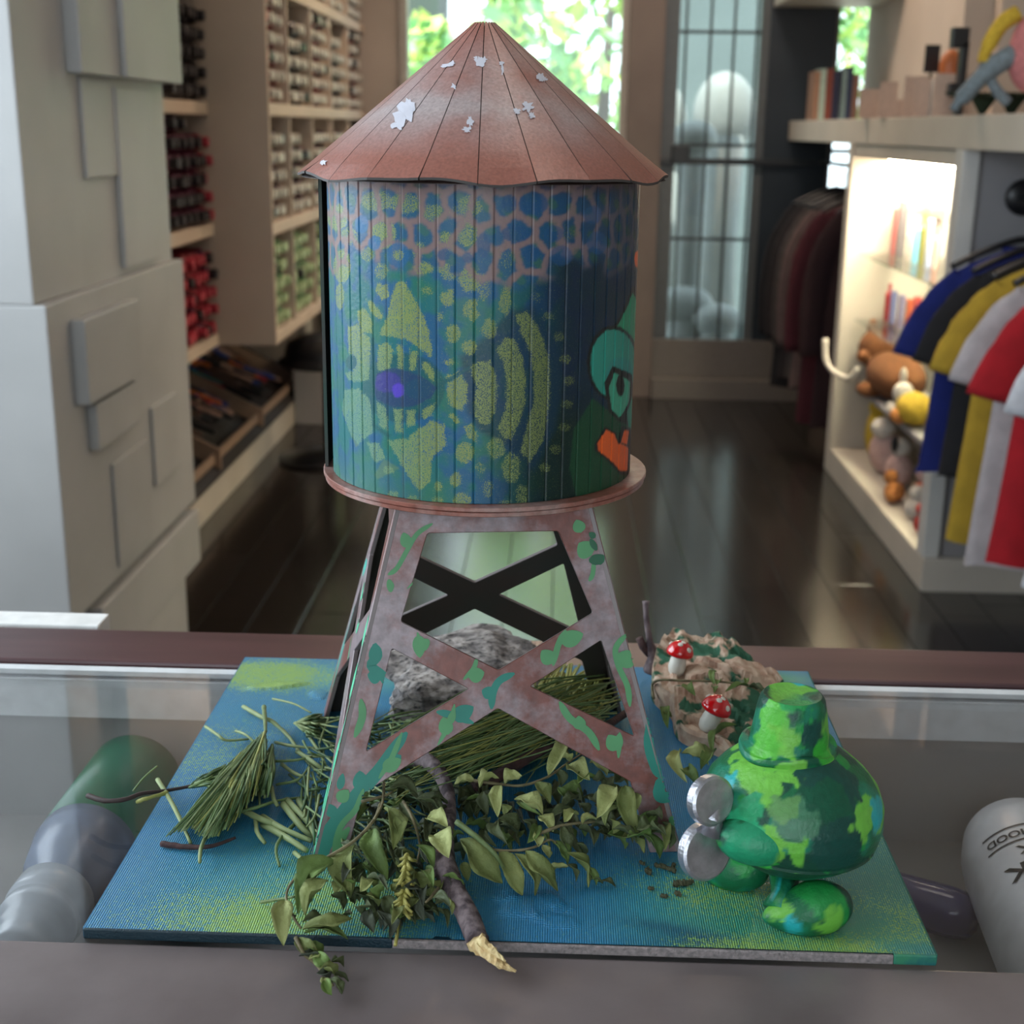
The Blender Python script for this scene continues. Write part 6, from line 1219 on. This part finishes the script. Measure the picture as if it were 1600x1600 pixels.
needles('needle_sprig', 'fan shaped sprig of dry green needles on the left of the canvas', (870, 360), [(130, 1190), (230, 1140), (400, 1190), (450, 1210), (560, 1120), (720, 960), (840, 700)], 620, [gm[0], gm[1], gm[0], gm[2], gm[0], gm[3]], 120, stem=[(*c6(862, 170), .012), (*c6(870, 270), .012), (*c6(875, 370), .013)])
needles('needle_sprig', 'needle sprig on a long dark stem sticking out over the left edge of the canvas', (270, 805), [(560, 620), (640, 650), (720, 700), (640, 760)], 70, [gm[0], gm[2]], 20, (.003, .009), [(137, 1243, .006), (163, 1251, .007), (195, 1249, .008), (222, 1240, .008), (262, 1235, .006), (300, 1228, .006)], mat('dark_stem', (.035, .02, .018), .7))
needles('needle_sprig', 'small dark tipped needle sprig behind the front left leg', (1095, 300), [(1340, 210), (1380, 290), (1360, 400), (1300, 420)], 90, [gm[1], gm[0], gm[2]], 25, (.002, .010))
needles('needle_sprig', 'flattened needle sprig right of the large fan, near the front left leg', (930, 460), [(700, 800), (820, 900), (900, 880), (880, 640)], 90, [gm[0], gm[2]], 40, (.004, .014))
loose = [([(700, 170), (850, 255), (930, 290), (1060, 410), (1150, 540), (1300, 700)], .0017, 1), ([(405, 325), (500, 390), (570, 435), (740, 425)], .0012, 1), ([(640, 360), (720, 390), (790, 450)], .0010, 1), ([(30, 740), (130, 900), (210, 1060), (290, 1240)], .0016, 1), ([(410, 1180), (370, 1280), (360, 1390)], .0014, 1), ([(640, 1000), (800, 960), (1000, 900), (1310, 870)], .0012, 0), ([(800, 1040), (810, 1150), (870, 1240)], .0016, 1), ([(850, 1030), (1000, 1120), (1230, 1220)], .0022, 1), ([(850, 1090), (1050, 1200), (1200, 1300)], .0022, 1), ([(1110, 1080), (1000, 1190), (955, 1290), (985, 1420)], .0012, 0), ([(950, 450), (1100, 480), (1340, 500)], .0012, 1), ([(880, 600), (1100, 590), (1240, 560)], .0010, 0), ([(920, 800), (940, 890), (970, 950)], .0016, 1), ([(1010, 930), (1090, 1030), (1180, 1140), (1250, 1190)], .0024, 1), ([(1040, 900), (1120, 980), (1230, 1100)], .0024, 1), ([(1100, 1310), (1200, 1400)], .0016, 1), ([(930, 110), (1100, 150), (1230, 220)], .0009, 1), ([(1200, 380), (1290, 520), (1340, 620)], .0014, 1), ([(1090, 1050), (1150, 980), (1200, 900)], .0009, 0), ([(850, 690), (870, 880)], .0012, 1), ([(1120, 520), (1240, 600), (1320, 660)], .0018, 1), ([(1000, 620), (1120, 700), (1260, 740)], .0014, 1), ([(960, 780), (1130, 740), (1220, 630)], .0010, 0), ([(1180, 560), (1300, 560)], .0012, 1), ([(700, 980), (860, 1060), (960, 1090)], .0022, 1), ([(820, 780), (830, 950)], .0010, 1), ([(1130, 900), (1210, 1060), (1260, 1180)], .0020, 1), ([(1060, 700), (1180, 800), (1300, 830)], .0010, 2), ([(1180, 830), (1300, 800)], .0010, 2), ([(1240, 270), (1330, 440)], .0014, 1)]
for L, r_, k in loose:
    P = [(*c6(*p), .003+.004*math.sin(i*1.3)) for i, p in enumerate(L)]; PP = zpath([(a, b, max(h, r_*.9)) for a, b, h in P]); v, f = tube(PP, list(np.linspace(r_*.8, r_*.55, len(PP))), 7, .12, 3)
    o = obj('plant_stem', ([p-PP[0] for p in v], f), gm[k], loc=PP[0], smooth=True); tag(o, 'pale or green dry plant stem lying loose on the left of the canvas', 'stem', 'loose plant stems on the left of the canvas')
PP = zpath([(*c6(60, 1240), .002), (*c6(250, 1265), .002), (*c6(450, 1260), .003), (*c6(640, 1195), .004)]); v, f = tube(PP, list(np.linspace(.0016, .0007, len(PP))), 8, .15, 3); o = obj('brown_twig', ([p-PP[0] for p in v], f), barkr, loc=PP[0], smooth=True); tag(o, 'short brown twig lying below the fan shaped needle sprig', 'twig')
PP = zpath([(208, 1236, .006), (225, 1215, .010), (246, 1197, .012)]); v, f = tube(PP, .0005, 5); o = obj('green_blade', ([p-PP[0] for p in v], f), gm[0], loc=PP[0], smooth=True); tag(o, 'tiny green blade sticking up from the dark stem at the far left', 'blade')
PP = zpath([(214, 1253, .006), (228, 1248, .008), (262, 1238, .007)]); v, f = tube(PP, [.001]*len(PP), 6, .2); o = obj('yellow_blade', ([p-PP[0] for p in v], f), gm[3], loc=PP[0], smooth=True); tag(o, 'short yellow blade lying along the dark stem at the far left', 'blade')
crumb = mat('dark_crumb', (.06, .06, .03), .9)
for (a, b, c_, d_, r_) in [(1300, 730, 1320, 742, .0013), (1345, 702, 1400, 715, .0011), (1400, 715, 1455, 738, .0011), (1430, 722, 1445, 700, .0009), (1440, 802, 1500, 798, .0013), (1490, 798, 1540, 792, .0011), (1318, 825, 1332, 828, .0009), (1378, 862, 1408, 866, .0009), (1458, 850, 1472, 856, .0011), (1270, 690, 1290, 700, .0008)]:
    PP = zpath([(*c5(a, b), r_*.8), (*c5((a+c_)/2, (b+d_)/2+2), r_*1.2), (*c5(c_, d_), r_*.8)]); v, f = tube(PP, r_, 6, .5, int(a)); o = obj('leaf_crumb', ([p-PP[0] for p in v], f), crumb, loc=PP[0]); tag(o, 'tiny dark leaf crumb on the canvas left of the green toy', 'crumb', 'leaf crumbs beside the green toy')
